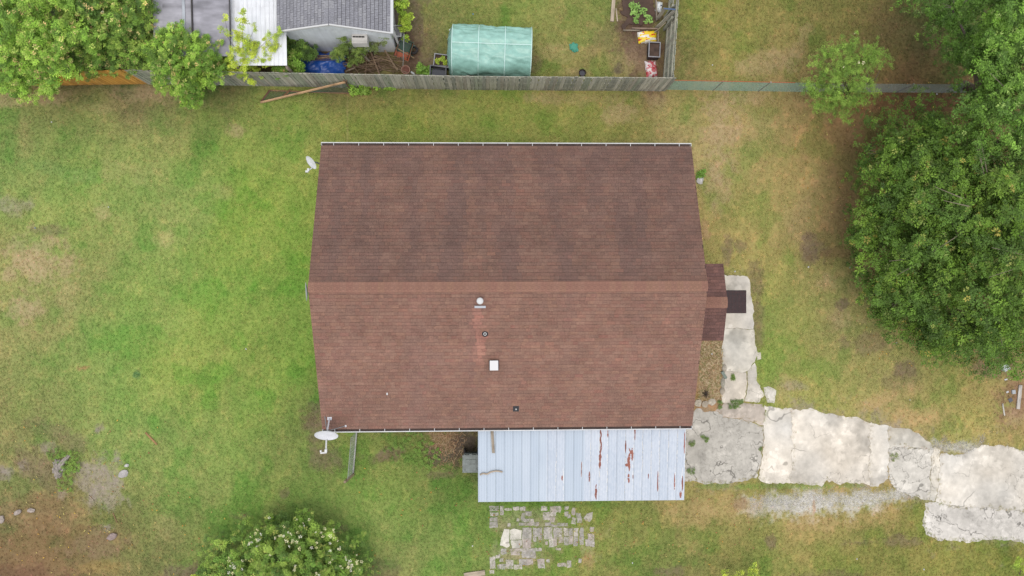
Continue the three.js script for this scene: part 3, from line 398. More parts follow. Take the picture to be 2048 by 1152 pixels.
// ---------------------------------------------------------------- satellite dishes
function dishGeo(rx, ry, depth) { const g = new THREE.SphereGeometry(1, 28, 8, 0, Math.PI * 2, 0, .62), k = Math.sin(.62); return merge([g.translate(0, -1, 0).scale(rx / k, depth / (1 - Math.cos(.62)), ry / k).rotateX(Math.PI)]); }
{ // large dish on the lower left roof corner
  const base = W(660, 836, 2.7); base.y = roofY(toHouse(base).z) + .02;
  const g = thing('satellite_dish', 'large pale grey satellite dish with two struts on the lower left roof corner', 'satellite dish', base);
  const L = (px, py, h) => W(px, py, h).sub(base);
  const top = L(653, 868, 3.5), face = part(g, 'reflector', dishGeo(.41, .38, .06), mDish);
  face.position.copy(top); face.quaternion.setFromUnitVectors(new V3(0, 1, 0), new V3(.02, .6, .8).normalize());
  part(g, 'mast', merge([rod(new V3(0, 0, 0), L(655, 860, 3.4), .028, .028, 10), box(.16, .015, .12, 0, .0, 0)]), mDish);
  for (const [px, py] of [[647, 825], [690, 853]]) {
    const f = W(px, py, 2.75); const lz = toHouse(f); f.y = roofY(lz.z) + .015; if (px < 650) f.y = HE + .05; const q = f.clone().sub(base);
    const st = part(g, 'strut', rod(q, L(654, 862, 3.25), .017, .015, 8), mSteel); part(st, 'foot_plate', cyl(.04, .04, .02, 12, q.x, q.y, q.z), mDish);
  }
  const tip = L(652, 903, 3.55), arm = part(g, 'feed_arm', bar(L(653, 874, 3.2), tip, .05, .05), mWhite);
  part(arm, 'feed_horn', merge([box(.08, .1, .1, tip.x, tip.y, tip.z - .03), bar(tip.clone().add(new V3(.03, 0, .03)), L(641, 906, 3.55), .05, .05), box(.05, .07, .06, L(642, 902, 3.55).x, tip.y + .02, L(642, 902, 3.55).z)]), mWhite);
}
{ // small dish at the upper left
  const c = W(624, 324, 2.75), foot = W(640, 328, 2.45), g = thing('satellite_dish', 'small tilted satellite dish beside the upper left edge of the brown roof', 'satellite dish', foot);
  const q = c.clone().sub(foot), face = part(g, 'reflector', dishGeo(.29, .26, .04), mDish); face.position.copy(q);
  face.quaternion.setFromUnitVectors(new V3(0, 1, 0), new V3(-.72, .52, .62).normalize());
  part(g, 'bracket', merge([bar(new V3(.2, -.25, .02), q.clone().add(new V3(.06, -.12, -.02)), .04, .04), bar(new V3(.2, -.25, .02), new V3(.45, -.05, .02), .04, .04)]), mSteel);
  const tip = W(614, 343, 2.75).sub(foot), arm = part(g, 'feed_arm', bar(q.clone().add(new V3(.06, -.18, .1)), tip, .03, .03), mDish);
  part(arm, 'feed_horn', merge([box(.1, .07, .07, tip.x, tip.y, tip.z), box(.07, .05, .1, tip.x + .05, tip.y + .02, tip.z - .06)]), mWhite);
}
{ // dish on the gable end, nearly hidden by the ridge
  const c = W(615.2, 583, 4.2), g = thing('satellite_dish', 'grey dish rim showing past the left end of the roof ridge', 'satellite dish', c);
  const f = part(g, 'reflector', dishGeo(.33, .33, .05), M(C(206, 206, 216), { roughness: .5 })); f.quaternion.setFromUnitVectors(new V3(0, 1, 0), new V3(-.95, .3, .05).normalize());
  part(g, 'bracket', bar(new V3(.04, -.06, 0), new V3(.62, -.3, 0), .05, .05), mSteel);
}

// ---------------------------------------------------------------- carport with a ribbed metal roof
{
  const hi = 2.42, lo = 2.16, A = W(956, 851, hi), B = W(1373, 851, hi), Cc = W(1367.5, 1002, lo), Dd = W(956, 1002, lo);
  const x0 = (A.x + Dd.x) / 2, x1 = (B.x + Cc.x) / 2, z0 = (A.z + B.z) / 2, z1 = (Cc.z + Dd.z) / 2, Wd = x1 - x0, Dp = z1 - z0;
  const g = thing('carport', 'open carport with a pale blue ribbed metal roof streaked with rust', 'carport', new V3(x0, 0, z0));
  // one painted-metal map over the whole roof: chalky paint, worn ribs, rust where the photograph shows it
  const CW = 1664, CH = 592, d = new Uint8Array(CW * CH * 4), buf = new Float32Array(CW * CH * 3), wl = W(956, 930, 2.3).x, mpx = (W(1360, 930, 2.3).x - wl) / 404;
  const pxOf = i => 956 + i / CW * Wd / mpx, pyOf = j => 857 + j / CH * 145;
  for (let j = 0; j < CH; j++) for (let i = 0; i < CW; i++) {
    const px = pxOf(i), py = pyOf(j), old = px > 1092 && px < 1128 || px > 1168 ? 1 : 0, n = fbm(i * .012, j * .004, 4), n2 = fbm(i * .09, j * .05, 4), q = (j * CW + i) * 3;
    let r = 204, gg = 216, b = 230; const panel = Math.floor((px - 956) / 17.3), pv = hash(panel, 5) - .5;
    r += 10 * pv + 14 * (n - .5); gg += 8 * pv + 12 * (n - .5); b += 6 * pv + 10 * (n - .5);
    if (old) { const e = 26 * (n2 - .45); r += 6 + e; gg += 3 + e * .8; b += 2 + e * .6; }
    const f = 5 * (hash(i, j) - .5); buf[q] = r + f; buf[q + 1] = gg + f; buf[q + 2] = b + f;
  }
  const lineAt = (px, ya, yb, w, col, rag, dens) => { // ragged vertical scratch or rust run
    for (let py = ya; py < yb; py += .12) {
      const env = Math.sin(Math.PI * clamp((py - ya) / (yb - ya), .02, .98)) ** .5, c = px + (fbm(py * .12 + px, 3, 3) - .5) * rag, ww = w * .82 * env * (.3 + 1.1 * fbm(py * .2 + px * 3, 8, 3));
      if (vn(py * .35 + px, px) > dens) continue;
      for (let x = c - ww / 2; x < c + ww / 2; x += .12) { const i = Math.round((x - 956) * mpx / Wd * CW), j = Math.round((py - 857) / 145 * CH); if (i < 0 || j < 0 || i >= CW || j >= CH) continue; const q = (j * CW + i) * 3, s = (hash(i, j) - .5) * 22; buf[q] = col[0] + s; buf[q + 1] = col[1] + s; buf[q + 2] = col[2] + s; }
    }
  };
  const WHT = [242, 242, 242], RU = [164, 98, 80], RU2 = [146, 86, 72];
  for (const [px, a, b] of [[1111, 900, 995], [1126, 930, 1000], [1180, 868, 985], [1214, 862, 1000], [1163, 920, 960], [1284, 860, 960], [1318, 862, 985], [1250, 870, 990], [1354, 866, 930], [1351, 930, 985], [1266, 870, 980], [1198, 870, 990], [1302, 880, 960], [1335, 870, 940], [1370, 866, 950], [1365, 930, 1000]]) lineAt(px, a, b, 2.0, WHT, 3, .62);
  for (const [px, a, b, w, rag] of [[1200, 859, 935, 4.6, 3], [1199, 905, 940, 5, 2], [1192, 970, 1000, 4.8, 2], [1258, 900, 945, 6, 6], [1263, 900, 925, 5.5, 3], [1257, 950, 968, 5, 3], [1252, 930, 936, 9, 4], [1268, 858, 885, 3, 1], [1178, 945, 965, 4.6, 1], [1162, 926, 955, 2, 1], [1214, 866, 880, 3, 1], [1250, 886, 910, 3, 1], [1316, 945, 985, 3.4, 1], [1350, 950, 982, 3, 1], [1368, 870, 912, 3, 1], [1366, 955, 985, 4, 1], [1363, 984, 998, 6, 1], [1124, 952, 962, 4.5, 2], [1297, 950, 960, 2.4, 1], [1266, 952, 960, 2, 1]]) lineAt(px, a, b, w, rnd() < .6 ? RU : RU2, rag, .93);
  for (let j = 0; j < CH; j++) for (let i = 0; i < CW; i++) { const q = (j * CW + i) * 3, o = ((CH - 1 - j) * CW + i) * 4; for (let c = 0; c < 3; c++) d[o + c] = clamp(l2s(s2l(clamp(buf[q + c], 0, 255)) * .64), 0, 255); d[o + 3] = 255; }
  const t = new THREE.DataTexture(d, CW, CH); t.magFilter = THREE.LinearFilter; t.minFilter = THREE.LinearMipmapLinearFilter; t.generateMipmaps = true; t.colorSpace = THREE.SRGBColorSpace; t.needsUpdate = true;
  const mRoof = M(new THREE.Color(1, 1, 1), { map: t, roughness: .6, metalness: 0 });
  const np = 24, pw = Wd / np, tilt = Math.atan((hi - lo) / Dp), LL = Dp / Math.cos(tilt);
  for (let i = 0; i < np; i++) { // each ribbed sheet: flat pan with raised ribs, real profile
    const prof = [[0, 0], [.012, .02], [.03, .02], [.042, 0], [pw * .36, 0], [pw * .38, .006], [pw * .42, .006], [pw * .44, 0], [pw * .68, 0], [pw * .7, .006], [pw * .74, .006], [pw * .76, 0], [pw - .003, 0]];
    const pos = [], uv = [];
    for (let k = 0; k < prof.length - 1; k++) { const [ax, ay] = prof[k], [bx, by] = prof[k + 1]; for (const [u, v, e] of [[ax, ay, 0], [ax, ay, 1], [bx, by, 1], [ax, ay, 0], [bx, by, 1], [bx, by, 0]]) { pos.push(i * pw + u, hi + v - e * (hi - lo) + (i % 2) * .002, e * Dp); uv.push((i * pw + u) / Wd, 1 - e); } }
    const ge = new THREE.BufferGeometry(); ge.setAttribute('position', new THREE.Float32BufferAttribute(pos, 3)); ge.setAttribute('uv', new THREE.Float32BufferAttribute(uv, 2)); ge.computeVertexNormals();
    part(g, 'roof_panel', ge, mRoof);
  }
  for (const e of [.06, .5, .95]) part(g, 'beam', box(Wd - .06, .14, .05, Wd / 2, hi - e * (hi - lo) - .09, e * Dp), mWhite);
  for (let i = 0; i < 5; i++) part(g, 'post', box(.09, lo - .1, .09, .1 + i * (Wd - .2) / 4, (lo - .1) / 2 - .02, Dp * .95), mWhite);
  for (const i of [0, 4]) part(g, 'post', box(.09, hi - .14, .09, .1 + i * (Wd - .2) / 4, (hi - .14) / 2 - .02, .3), mWhite);
  const on = (px, py, up) => { let h = 2.3, w; for (let k = 0; k < 4; k++) { w = W(px, py, h); h = hi - (w.z - z0) / Dp * (hi - lo) + up; } return w; };
  solo('weathered_board', 'weathered grey board lying on the blue carport roof below the gutter', 'board', plank(on(984, 861, .045), on(987, 906, .045), .1, .025), mOldWood);
  const cv = new THREE.CatmullRomCurve3([[960, 950], [966, 947], [974, 948], [982, 944], [994, 942], [1005, 944]].map(([x, y]) => on(x, y, .05)));
  solo('fallen_branch', 'crooked pale stick lying on the left end of the carport roof', 'branch', new THREE.TubeGeometry(cv, 20, .03, 7).toNonIndexed(), mPaleWood);
}
console.log('house done');

// ---------------------------------------------------------------- foliage
function sprig(n, len, wid, R, sd, droop = .25) {
  const pos = []; const old = seed; seed = sd;
  for (let i = 0; i < n; i++) {
    const a = i * 2.4 + rr(-.4, .4), el = rr(-droop, .5), r0 = rr(.1, .5) * R, b = new V3(Math.cos(a) * r0, rr(-.35, .35) * R, Math.sin(a) * r0), dir = new V3(Math.cos(a + rr(-.5, .5)) * Math.cos(el), Math.sin(el), Math.sin(a + rr(-.5, .5)) * Math.cos(el)), L = len * rr(.75, 1.2);
    const s = new V3().crossVectors(dir, new V3(0, 1, 0)).normalize().applyAxisAngle(dir, rr(-.7, .7)).multiplyScalar(wid / 2), m = b.clone().addScaledVector(dir, L * .45), tip = b.clone().addScaledVector(dir, L).add(new V3(0, -.12 * L, 0)), up = new V3(0, .1 * wid, 0);
    const l = m.clone().add(s).add(up), r = m.clone().sub(s).add(up);
    for (const v of [b, l, tip, b, tip, r]) pos.push(v.x, v.y, v.z);
  }
  seed = old; const g = new THREE.BufferGeometry(); g.setAttribute('position', new THREE.Float32BufferAttribute(pos, 3)); g.computeVertexNormals(); return g;
}
const mLeaf = new THREE.MeshStandardMaterial({ color: 0xffffff, roughness: .65, side: THREE.DoubleSide });
const UP = new V3(0, 1, 0);
function scatter(parent, name, geo, m, list, kind = 'stuff') { // list: [pos, quat, scale, colour]
  const o = new THREE.InstancedMesh(geo, m, list.length), mt = new THREE.Matrix4(); o.name = name; o.castShadow = o.receiveShadow = true; if (kind) o.userData.kind = kind;
  list.forEach(([p, q, s, c], i) => { o.setMatrixAt(i, mt.compose(p, q, typeof s === 'number' ? new V3(s, s, s) : s)); o.setColorAt(i, c); }); parent.add(o); return o;
}
const turnQ = (tilt) => new THREE.Quaternion().setFromAxisAngle(new V3(rr(-1, 1), 0, rr(-1, 1)).normalize(), rr(-tilt, tilt)).multiply(new THREE.Quaternion().setFromAxisAngle(UP, rr(0, 6.283)));
// lobes: [px, py, height, radius]; clumps of leafy sprigs over the upper shell of every lobe
function crownList(lobes, o) {
  const L = lobes.map(([px, py, h, r]) => ({ c: W(px, py, h), r })), tot = L.reduce((s, l) => s + l.r * l.r, 0), out = [];
  for (const l of L) {
    const nc = Math.max(2, Math.round(o.clumps * l.r * l.r / tot));
    for (let k = 0; k < nc; k++) {
      const a = rr(0, 6.283), y = rr(-.35, 1), q = Math.sqrt(Math.max(0, 1 - y * y)), f = l.r * Math.pow(rr(.12, 1), .45);
      const dir = new V3(Math.cos(a) * q, y * .75, Math.sin(a) * q), cc = l.c.clone().addScaledVector(dir, f);
      const base = pick(o.pal), tone = rr(...(o.tones ?? [.8, 1.18])), ls = (o.ls ?? 1) * rr(.75, 1.25), len = o.cr * rr(.9, 2.3);
      // a leafy twig that grows outwards, thinning to its tip, with side shoots
      const grow = dir.clone().add(new V3(rr(-.7, .7), rr(-.25, .5), rr(-.7, .7))).normalize(), side = new V3().crossVectors(grow, UP).normalize();
      for (let s = 0; s < o.per; s++) {
        const t = Math.pow(rnd(), .8), wdt = o.cr * (o.wide ?? 1.15) * (.62 * (1 - t) + .14), p = cc.clone().addScaledVector(grow, (t - .45) * len).addScaledVector(side, rr(-1, 1) * wdt).add(new V3(rr(-.3, .3) * wdt, rr(-.45, .35) * wdt - .1 * t * t * len, rr(-.3, .3) * wdt)); if (p.y < .05) p.y = .05 + rr(0, .1);
        const odd = rnd() < (o.odd ?? .06) ? pick(o.oddPal ?? o.pal) : base, k2 = tone * rr(.6, 1.5);
        out.push([p, turnQ(o.tilt ?? .7), ls * rr(.65, 1.25) * (1 - .3 * t), C(odd[0], odd[1], odd[2], (o.k ?? .8) * k2)]);
      }
    }
  }
  return out;
}
function tree(name, label, category, base, lobes, o) {
  const b = W(base[0], base[1], 0), g = thing(name, label, category, b, o.group), wood = [], inv = p => p.clone().sub(b);
  const top = W(lobes[0][0], lobes[0][1], lobes[0][2]), fork = b.clone().lerp(top, .4); fork.x += rr(-.1, .1);
  if (o.trunk) {
    const r = o.trunk; wood.push(rod(inv(b.clone().setY(-.05)), inv(fork), r, r * .75, 9), rod(inv(fork), inv(top), r * .7, r * .25, 8));
    for (const [px, py, h, rad] of lobes.slice(1)) { const e = W(px, py, h), m = fork.clone().lerp(e, .5).add(new V3(rr(-.2, .2), rr(.1, .4), rr(-.2, .2))); wood.push(rod(inv(fork), inv(m), r * .5, r * .32, 7), rod(inv(m), inv(e), r * .32, r * .12, 6)); }
    part(g, 'trunk', merge(wood), o.bark ?? mBark);
    if (o.twigs) { const tw = []; for (let i = 0; i < o.twigs; i++) { const [px, py, h, rad] = pick(lobes), c = W(px, py, h), a = rr(0, 6.28), e = c.clone().add(new V3(Math.cos(a) * rad * .85, rad * rr(.3, .72), Math.sin(a) * rad * .85)), s = c.clone().lerp(e, rr(.3, .55)); s.y += rad * .15; tw.push(rod(inv(s), inv(e), .018, .006, 5)); } part(g, 'branches', merge(tw), M(C(150, 138, 118), { map: T.bark })); }
  }
  const cl = crownList(lobes, o); if (o.fringe) cl.push(...crownList(o.fringe.lobes, { ...o, ...o.fringe })); cl.forEach(e => e[0].sub(b));
  scatter(g, 'crown', o.geo, mLeaf, cl);
  if (o.blossom) { const bl = []; for (const [px, py, h, n, sp] of o.blossom) for (let i = 0; i < n; i++) { const c = W(px, py, h - .25).sub(b); if (rnd() < .24) bl.push([c.add(new V3(rr(-sp, sp) * 1.5, rr(-.05, .08), rr(-sp, sp) * 1.5)), turnQ(.6), rr(.4, .85), C(...pick([[240, 232, 192], [230, 224, 168], [246, 242, 224]]), .85)]); } scatter(g, 'blossoms', o.bgeo ?? sprBlossom, mLeaf, bl); }
  return g;
}
const sprBig = sprig(7, .17, .075, .14, 11), sprMid = sprig(8, .12, .05, .12, 12), sprFine = sprig(10, .1, .032, .12, 13, .5), sprFeather = sprig(11, .13, .028, .1, 14, .3), sprBroad = sprig(6, .14, .1, .06, 15), sprBlossom = sprig(6, .07, .035, .05, 16, 0);
const PAL_OAK = [[102, 138, 40], [92, 128, 36], [112, 148, 44], [84, 118, 34], [122, 156, 50], [98, 134, 42]], YEL = [[170, 176, 70], [186, 178, 84], [150, 168, 70]];
const PAL_SHRUB = [[124, 160, 54], [112, 148, 50], [142, 174, 66], [98, 132, 46], [132, 162, 60]], PAL_LIME = [[170, 188, 58], [156, 180, 54], [184, 196, 70], [146, 170, 60]], PAL_DARK = [[84, 116, 44], [74, 104, 40], [100, 132, 54], [112, 140, 56]];
const PALE = [[196, 186, 120], [206, 176, 120], [176, 190, 96]];

tree('broadleaf_tree', 'broad dark green tree filling the right edge beside the lawn', 'tree', [1890, 455], [[1950, 430, 4.8, 2.9], [1850, 385, 3.8, 2.1], [1840, 515, 3.8, 2.1], [1960, 575, 4.2, 2.3], [1790, 450, 2.5, 1.5], [2060, 520, 5.4, 2.6], [1810, 345, 2.4, 1.3], [1900, 310, 3.0, 1.4], [2000, 340, 4.8, 1.8], [2030, 650, 3.6, 1.7], [1900, 640, 2.6, 1.4], [1800, 590, 2, 1.2], [1865, 270, 1.6, .7], [1790, 590, 1.7, 1.0], [1860, 655, 1.8, 1.0], [1765, 310, 1.9, .9], [1960, 670, 2.4, 1.0], [1745, 450, 1.5, .8]], { trunk: .26, twigs: 70, clumps: 900, per: 36, cr: .46, wide: 1.7, ls: .66, geo: sprBig, pal: PAL_OAK, odd: .05, oddPal: [[150, 160, 76], [168, 160, 70], [132, 150, 74]], k: .7, tilt: .9, tones: [.86, 1.12], fringe: { clumps: 330, per: 9, cr: .34, ls: .52, lobes: [[1765, 285, 1.3, 1.2], [1738, 390, 1.1, 1.0], [1728, 480, 1.0, .95], [1765, 565, 1.1, 1.1], [1800, 640, 1.2, 1.1], [1880, 685, 1.2, 1.1], [1960, 700, 1.4, 1.1], [1830, 240, 1.4, 1.2], [1920, 235, 1.6, 1.0], [2030, 705, 1.5, 1.0]] } });
tree('broadleaf_tree', 'leafy tree in the top right corner with lighter outer leaves', 'tree', [1930, 170], [[2020, 210, 6.2, 1.6], [2050, 120, 5.8, 1.8], [1975, 60, 3.8, 1.5], [2040, 10, 5.6, 1.9], [1945, 100, 2.4, .8], [1970, 210, 3.4, .7], [1905, 20, 2.0, .7], [1990, 160, 4, .8]], { trunk: .2, twigs: 22, clumps: 430, per: 34, cr: .4, wide: 1.4, ls: .62, geo: sprBig, pal: [[108, 148, 48], [96, 134, 42], [120, 160, 56], [88, 124, 40]], odd: .06, oddPal: [[150, 176, 92]], k: .84, fringe: { clumps: 110, per: 9, cr: .34, ls: .52, lobes: [[1900, 70, 1.4, 1.0], [1925, 140, 1.6, .7], [1850, 15, 1.3, 1.0], [1960, 245, 2, .7]] } });
tree('young_tree', 'young feathery tree with a few white blossoms straddling the wire fence', 'tree', [1690, 205], [[1690, 160, 2.8, .75], [1655, 160, 2.3, .6], [1720, 125, 2.8, .6], [1680, 205, 1.9, .65], [1650, 195, 2, .55], [1740, 105, 3, .35], [1640, 115, 2.6, .35], [1675, 100, 2.8, .4], [1728, 180, 1.9, .5], [1700, 85, 3, .3], [1770, 120, 2.6, .25], [1625, 170, 2.2, .35]], { trunk: .05, clumps: 250, per: 11, cr: .3, ls: .58, geo: sprFeather, pal: [[116, 148, 54], [126, 158, 60], [104, 136, 48], [134, 164, 66]], k: .95, blossom: [[1680, 132, 3.4, 5, .2], [1712, 128, 3.4, 4, .2], [1740, 68, 3.1, 3, .4], [1720, 62, 3.1, 2, .3]] });
tree('shrub_tree', 'tall yellow green shrub in the top left corner overhanging the orange fence', 'shrub', [60, 120], [[40, 60, 3, 1.5], [110, 40, 3.2, 1.5], [20, 130, 2.3, 1.0], [110, 130, 2.4, .9], [70, 165, 1.9, .65], [85, 90, 3, 1.1], [20, 20, 3, 1.3], [30, 172, 1.4, .4]], { trunk: .08, clumps: 480, per: 28, cr: .3, ls: .72, geo: sprMid, pal: PAL_SHRUB, odd: .08, oddPal: PALE, k: 1.15 });
tree('shrub_tree', 'dense mixed green shrub beside the grey shed with a few white petals', 'shrub', [210, 100], [[180, 30, 2.8, 1.3], [235, 60, 2.4, 1.05], [265, 20, 2.6, .8], [170, 95, 2.1, .85], [258, 105, 1.9, .75], [205, 125, 1.3, .6], [215, 10, 2.8, 1.0], [160, 70, 2.4, .9], [285, 85, 2, .4]], { trunk: .08, clumps: 400, per: 28, cr: .3, ls: .75, geo: sprFine, pal: [[106, 138, 50], [118, 150, 56], [90, 122, 46], [132, 158, 64], [80, 110, 44]], odd: .08, oddPal: PALE, k: 1.12, blossom: [[180, 48, 3.4, 7, .12], [203, 33, 3.6, 6, .1], [130, 75, 3, 3, .2]] });
tree('shrub_tree', 'rounded bush spilling over the fence where orange boards turn grey', 'shrub', [370, 160], [[365, 118, 2.3, 1.15], [325, 115, 2.1, .8], [408, 120, 2.1, .85], [380, 165, 1.6, .75], [350, 88, 2.2, .55], [412, 150, 1.7, .5], [335, 150, 1.7, .6], [385, 190, .9, .5], [395, 92, 2.2, .45]], { trunk: .07, clumps: 360, per: 28, cr: .26, ls: .72, geo: sprFine, pal: PAL_SHRUB.concat([[96, 128, 46]]), odd: .07, oddPal: PALE, k: 1.1 });
tree('sapling', 'spindly lime green sapling standing in front of the white metal roof', 'sapling', [490, 150], [[478, 118, 2.2, .42], [502, 108, 2.3, .42], [462, 135, 1.6, .4], [485, 78, 2.8, .3], [535, 108, 2.2, .35], [447, 62, 2.9, .16], [450, 40, 3.1, .12], [485, 45, 3.1, .18], [508, 58, 3, .16], [540, 75, 2.7, .2], [556, 62, 2.8, .16], [500, 142, 1.4, .42], [488, 25, 3.2, .1], [548, 95, 2.4, .2]], { trunk: .03, clumps: 150, per: 9, cr: .16, ls: .55, geo: sprMid, pal: PAL_LIME, k: .92 });
tree('bush', 'small bright green bush behind the grey fence by the white roof corner', 'shrub', [577, 150], [[577, 128, 1.3, .46], [562, 138, 1.1, .34], [592, 132, 1.1, .34], [585, 112, 1.3, .3]], { trunk: .03, clumps: 54, per: 16, cr: .18, ls: .8, geo: sprMid, pal: [[118, 156, 52], [106, 144, 48], [134, 168, 60]], odd: .06, oddPal: PALE, k: .92 });
tree('bush', 'dark shrub in the corner between white roof and gable wall', 'shrub', [590, 118], [[588, 88, 1.2, .42], [604, 96, 1.1, .4], [620, 108, .8, .3]], { trunk: .03, clumps: 44, per: 14, cr: .18, ls: .8, geo: sprMid, pal: PAL_DARK, k: .85 });
tree('bush', 'straggly shrub growing above the blue tarp against the gable wall', 'shrub', [695, 125], [[700, 100, 1.3, .45], [685, 115, .9, .36], [668, 98, .9, .3], [715, 112, .9, .35], [692, 85, 1.5, .3]], { trunk: .03, clumps: 40, per: 12, cr: .18, ls: .8, geo: sprFine, pal: [[112, 136, 58], [100, 124, 52], [128, 150, 66]], k: .9 });
tree('bush', 'thin grey green shrub under the wall box of the white gable', 'shrub', [745, 110], [[740, 92, 1.1, .35], [755, 86, 1.2, .3], [770, 76, 1.6, .22], [725, 82, 1.5, .25]], { trunk: .025, clumps: 26, per: 9, cr: .16, ls: .8, geo: sprFine, pal: [[120, 134, 78], [106, 122, 64], [134, 146, 84]], k: .9 });
tree('vine', 'bright yellow green vine climbing beside the grey shingled house', 'vine', [812, 75], [[803, 5, 1.4, .3], [806, 15, 1.1, .26], [812, 32, 1, .26], [813, 48, .9, .26], [812, 60, .8, .22], [812, 72, .6, .16]], { trunk: .02, clumps: 34, per: 9, cr: .13, ls: .7, geo: sprBroad, pal: [[150, 176, 54], [134, 164, 50], [166, 186, 66]], k: .92 });
tree('flowering_bush', 'large bush with clusters of cream blossoms at the bottom edge', 'bush', [570, 1125], [[560, 1112, 1.4, 1.3], [490, 1122, 1.0, 1.15], [635, 1105, 1.1, 1.15], [560, 1068, .8, .8], [682, 1132, 1.1, .8], [440, 1148, .8, .75], [580, 1180, 1.9, 1.5], [690, 1185, 1.2, 1], [470, 1185, 1.2, 1.1], [610, 1065, 1, .5], [655, 1078, 1, .5]], { trunk: .06, clumps: 560, per: 28, cr: .27, ls: .68, geo: sprMid, pal: [[112, 146, 52], [100, 134, 48], [130, 160, 60], [90, 120, 46], [138, 164, 66]], odd: .06, oddPal: [[170, 176, 90]], k: .92, fringe: { clumps: 120, per: 8, cr: .26, ls: .55, lobes: [[440, 1100, .7, .8], [500, 1060, .7, .6], [620, 1045, .7, .6], [690, 1085, .7, .7], [725, 1130, .6, .6]] },
  blossom: [[513, 1072, 2.3, 26, .14], [508, 1085, 2.3, 14, .14], [522, 1068, 2.2, 10, .12], [568, 1080, 2.7, 34, .22], [585, 1078, 2.6, 26, .2], [598, 1088, 2.5, 20, .15], [645, 1078, 2.2, 34, .26], [662, 1070, 2, 26, .2], [668, 1088, 2, 22, .16], [606, 1040, 1.7, 18, .16], [612, 1052, 1.7, 12, .16], [566, 1055, 1.9, 8, .14], [548, 1043, 1.6, 5, .12], [592, 1130, 3.1, 24, .12], [700, 1120, 1.9, 26, .2], [712, 1128, 1.8, 20, .2], [690, 1145, 2, 34, .22], [708, 1110, 1.7, 14, .16], [636, 1145, 2.8, 18, .16], [470, 1142, 2.1, 22, .2], [482, 1148, 2.2, 16, .2], [484, 1122, 2.2, 8, .12], [455, 1122, 1.7, 8, .14], [533, 1088, 2.4, 10, .1], [675, 1128, 2, 12, .2], [545, 1125, 2.9, 5, .3]] });
tree('bush', 'bright green sprig of a bush at the bottom left of the blossoming bush', 'bush', [380, 1165], [[385, 1160, .5, .35], [400, 1152, .6, .3]], { trunk: .02, clumps: 12, per: 9, cr: .14, ls: .75, geo: sprMid, pal: PAL_LIME, k: .85 });
for (const [px, py, l] of [[1506, 1145, 'lime green sapling top at the bottom edge below the driveway'], [1462, 1150, 'smaller lime sapling top beside another at the bottom edge'], [2040, 1128, 'yellow green sapling top at the bottom right corner']]) tree('sapling', l, 'sapling', [px, py + 22], [[px, py, .8, .28], [px + 14, py + 3, .7, .22], [px - 10, py + 8, .7, .2]], { trunk: .02, clumps: 9, per: 7, cr: .12, ls: .7, geo: sprMid, pal: PAL_LIME, k: .85 });
function weed(px, py, r, h, label, pal = PAL_SHRUB, geo = sprBroad, n = 8, sc = 1) {
  const b = W(px, py, 0), g = thing('weed', label, 'weed', b), list = [];
  for (let k = 0; k < n; k++) { const a = rr(0, 6.28), q = r * Math.sqrt(rnd()), c = pick(pal); for (let i = 0; i < 6; i++) list.push([new V3(Math.cos(a) * q + rr(-.06, .06), .05 + h * rnd() * (1 - .6 * q / r), Math.sin(a) * q + rr(-.06, .06)), turnQ(.6), sc * rr(.5, 1), C(...c, .85 * rr(.8, 1.2))]); }
  scatter(g, 'leaves', geo, mLeaf, list); part(g, 'stem', merge([rod(new V3(0, -.02, 0), new V3(0, h * .8, 0), .012, .006, 5), rod(new V3(0, 0, 0), new V3(r * .5, h * .5, r * .2), .009, .005, 5)]), M(C(120, 136, 70)));
}
weed(711, 172, .36, .7, 'broad leaved bright weed at the right end of the leaning frame', [[140, 180, 60], [126, 166, 54], [154, 190, 72]], sprBroad, 26, .75);
weed(732, 178, .2, .35, 'low weed just right of the broad leaved weed by the grey fence', [[128, 158, 62]], sprBroad, 9);
weed(755, 170, .14, .25, 'small bright weed at the foot of the grey fence', [[140, 176, 66]], sprBroad, 6);
weed(780, 174, .16, .2, 'pair of small weeds near the fence under the wheelbarrow', [[134, 168, 64]], sprBroad, 7);
weed(848, 143, .26, .4, 'leafy green plant between the terracotta pot and the black tub', [[124, 164, 58], [112, 150, 54]], sprBroad, 16);
weed(1465, 806, .2, .12, 'dark green weed in the crack at the foot of the walkway', [[106, 134, 64], [98, 124, 58]], sprMid, 9, .5);
weed(1480, 806, .12, .08, 'small weed right of the dark weed at the walkway foot', [[112, 138, 68]], sprMid, 5, .42);
weed(1438, 808, .12, .1, 'weed beside the edging stones at the corner of the bed', [[112, 136, 68]], sprMid, 5, .45);
weed(1410, 875, .13, .12, 'weed tuft in the cracked slab right of the carport', [[112, 136, 66]], sprMid, 6, .45);
weed(1384, 885, .16, .1, 'line of weeds along the crack touching the carport edge', [[118, 138, 70]], sprMid, 6, .42);
weed(1381, 940, .14, .1, 'small weed tuft by the lower carport corner', [[112, 136, 66]], sprMid, 5, .42);
weed(1522, 900, .08, .06, 'thin weed in the joint between grey and pale slabs', [[122, 138, 78]], sprMid, 4, .36);
weed(1786, 915, .22, .06, 'curved line of weeds in the middle of the driveway', [[134, 146, 84]], sprMid, 7, .36);
weed(1466, 755, .07, .08, 'tiny weed in a walkway joint', [[112, 138, 60]], sprMid, 4, .5);
weed(140, 925, .5, .3, 'leafy green weeds round the grey stump', [[128, 164, 60], [112, 150, 54], [140, 174, 68]], sprMid, 60, .34);
weed(112, 905, .3, .2, 'green weeds above the grey stump', [[118, 152, 58], [104, 138, 52]], sprMid, 20, .3);
weed(135, 968, .35, .2, 'green weeds below the grey stump', [[124, 158, 58]], sprMid, 20, .3);
weed(1400, 350, .16, .15, 'small green weed above the white stone near the roof', [[110, 148, 52]], sprBroad, 8, .7);
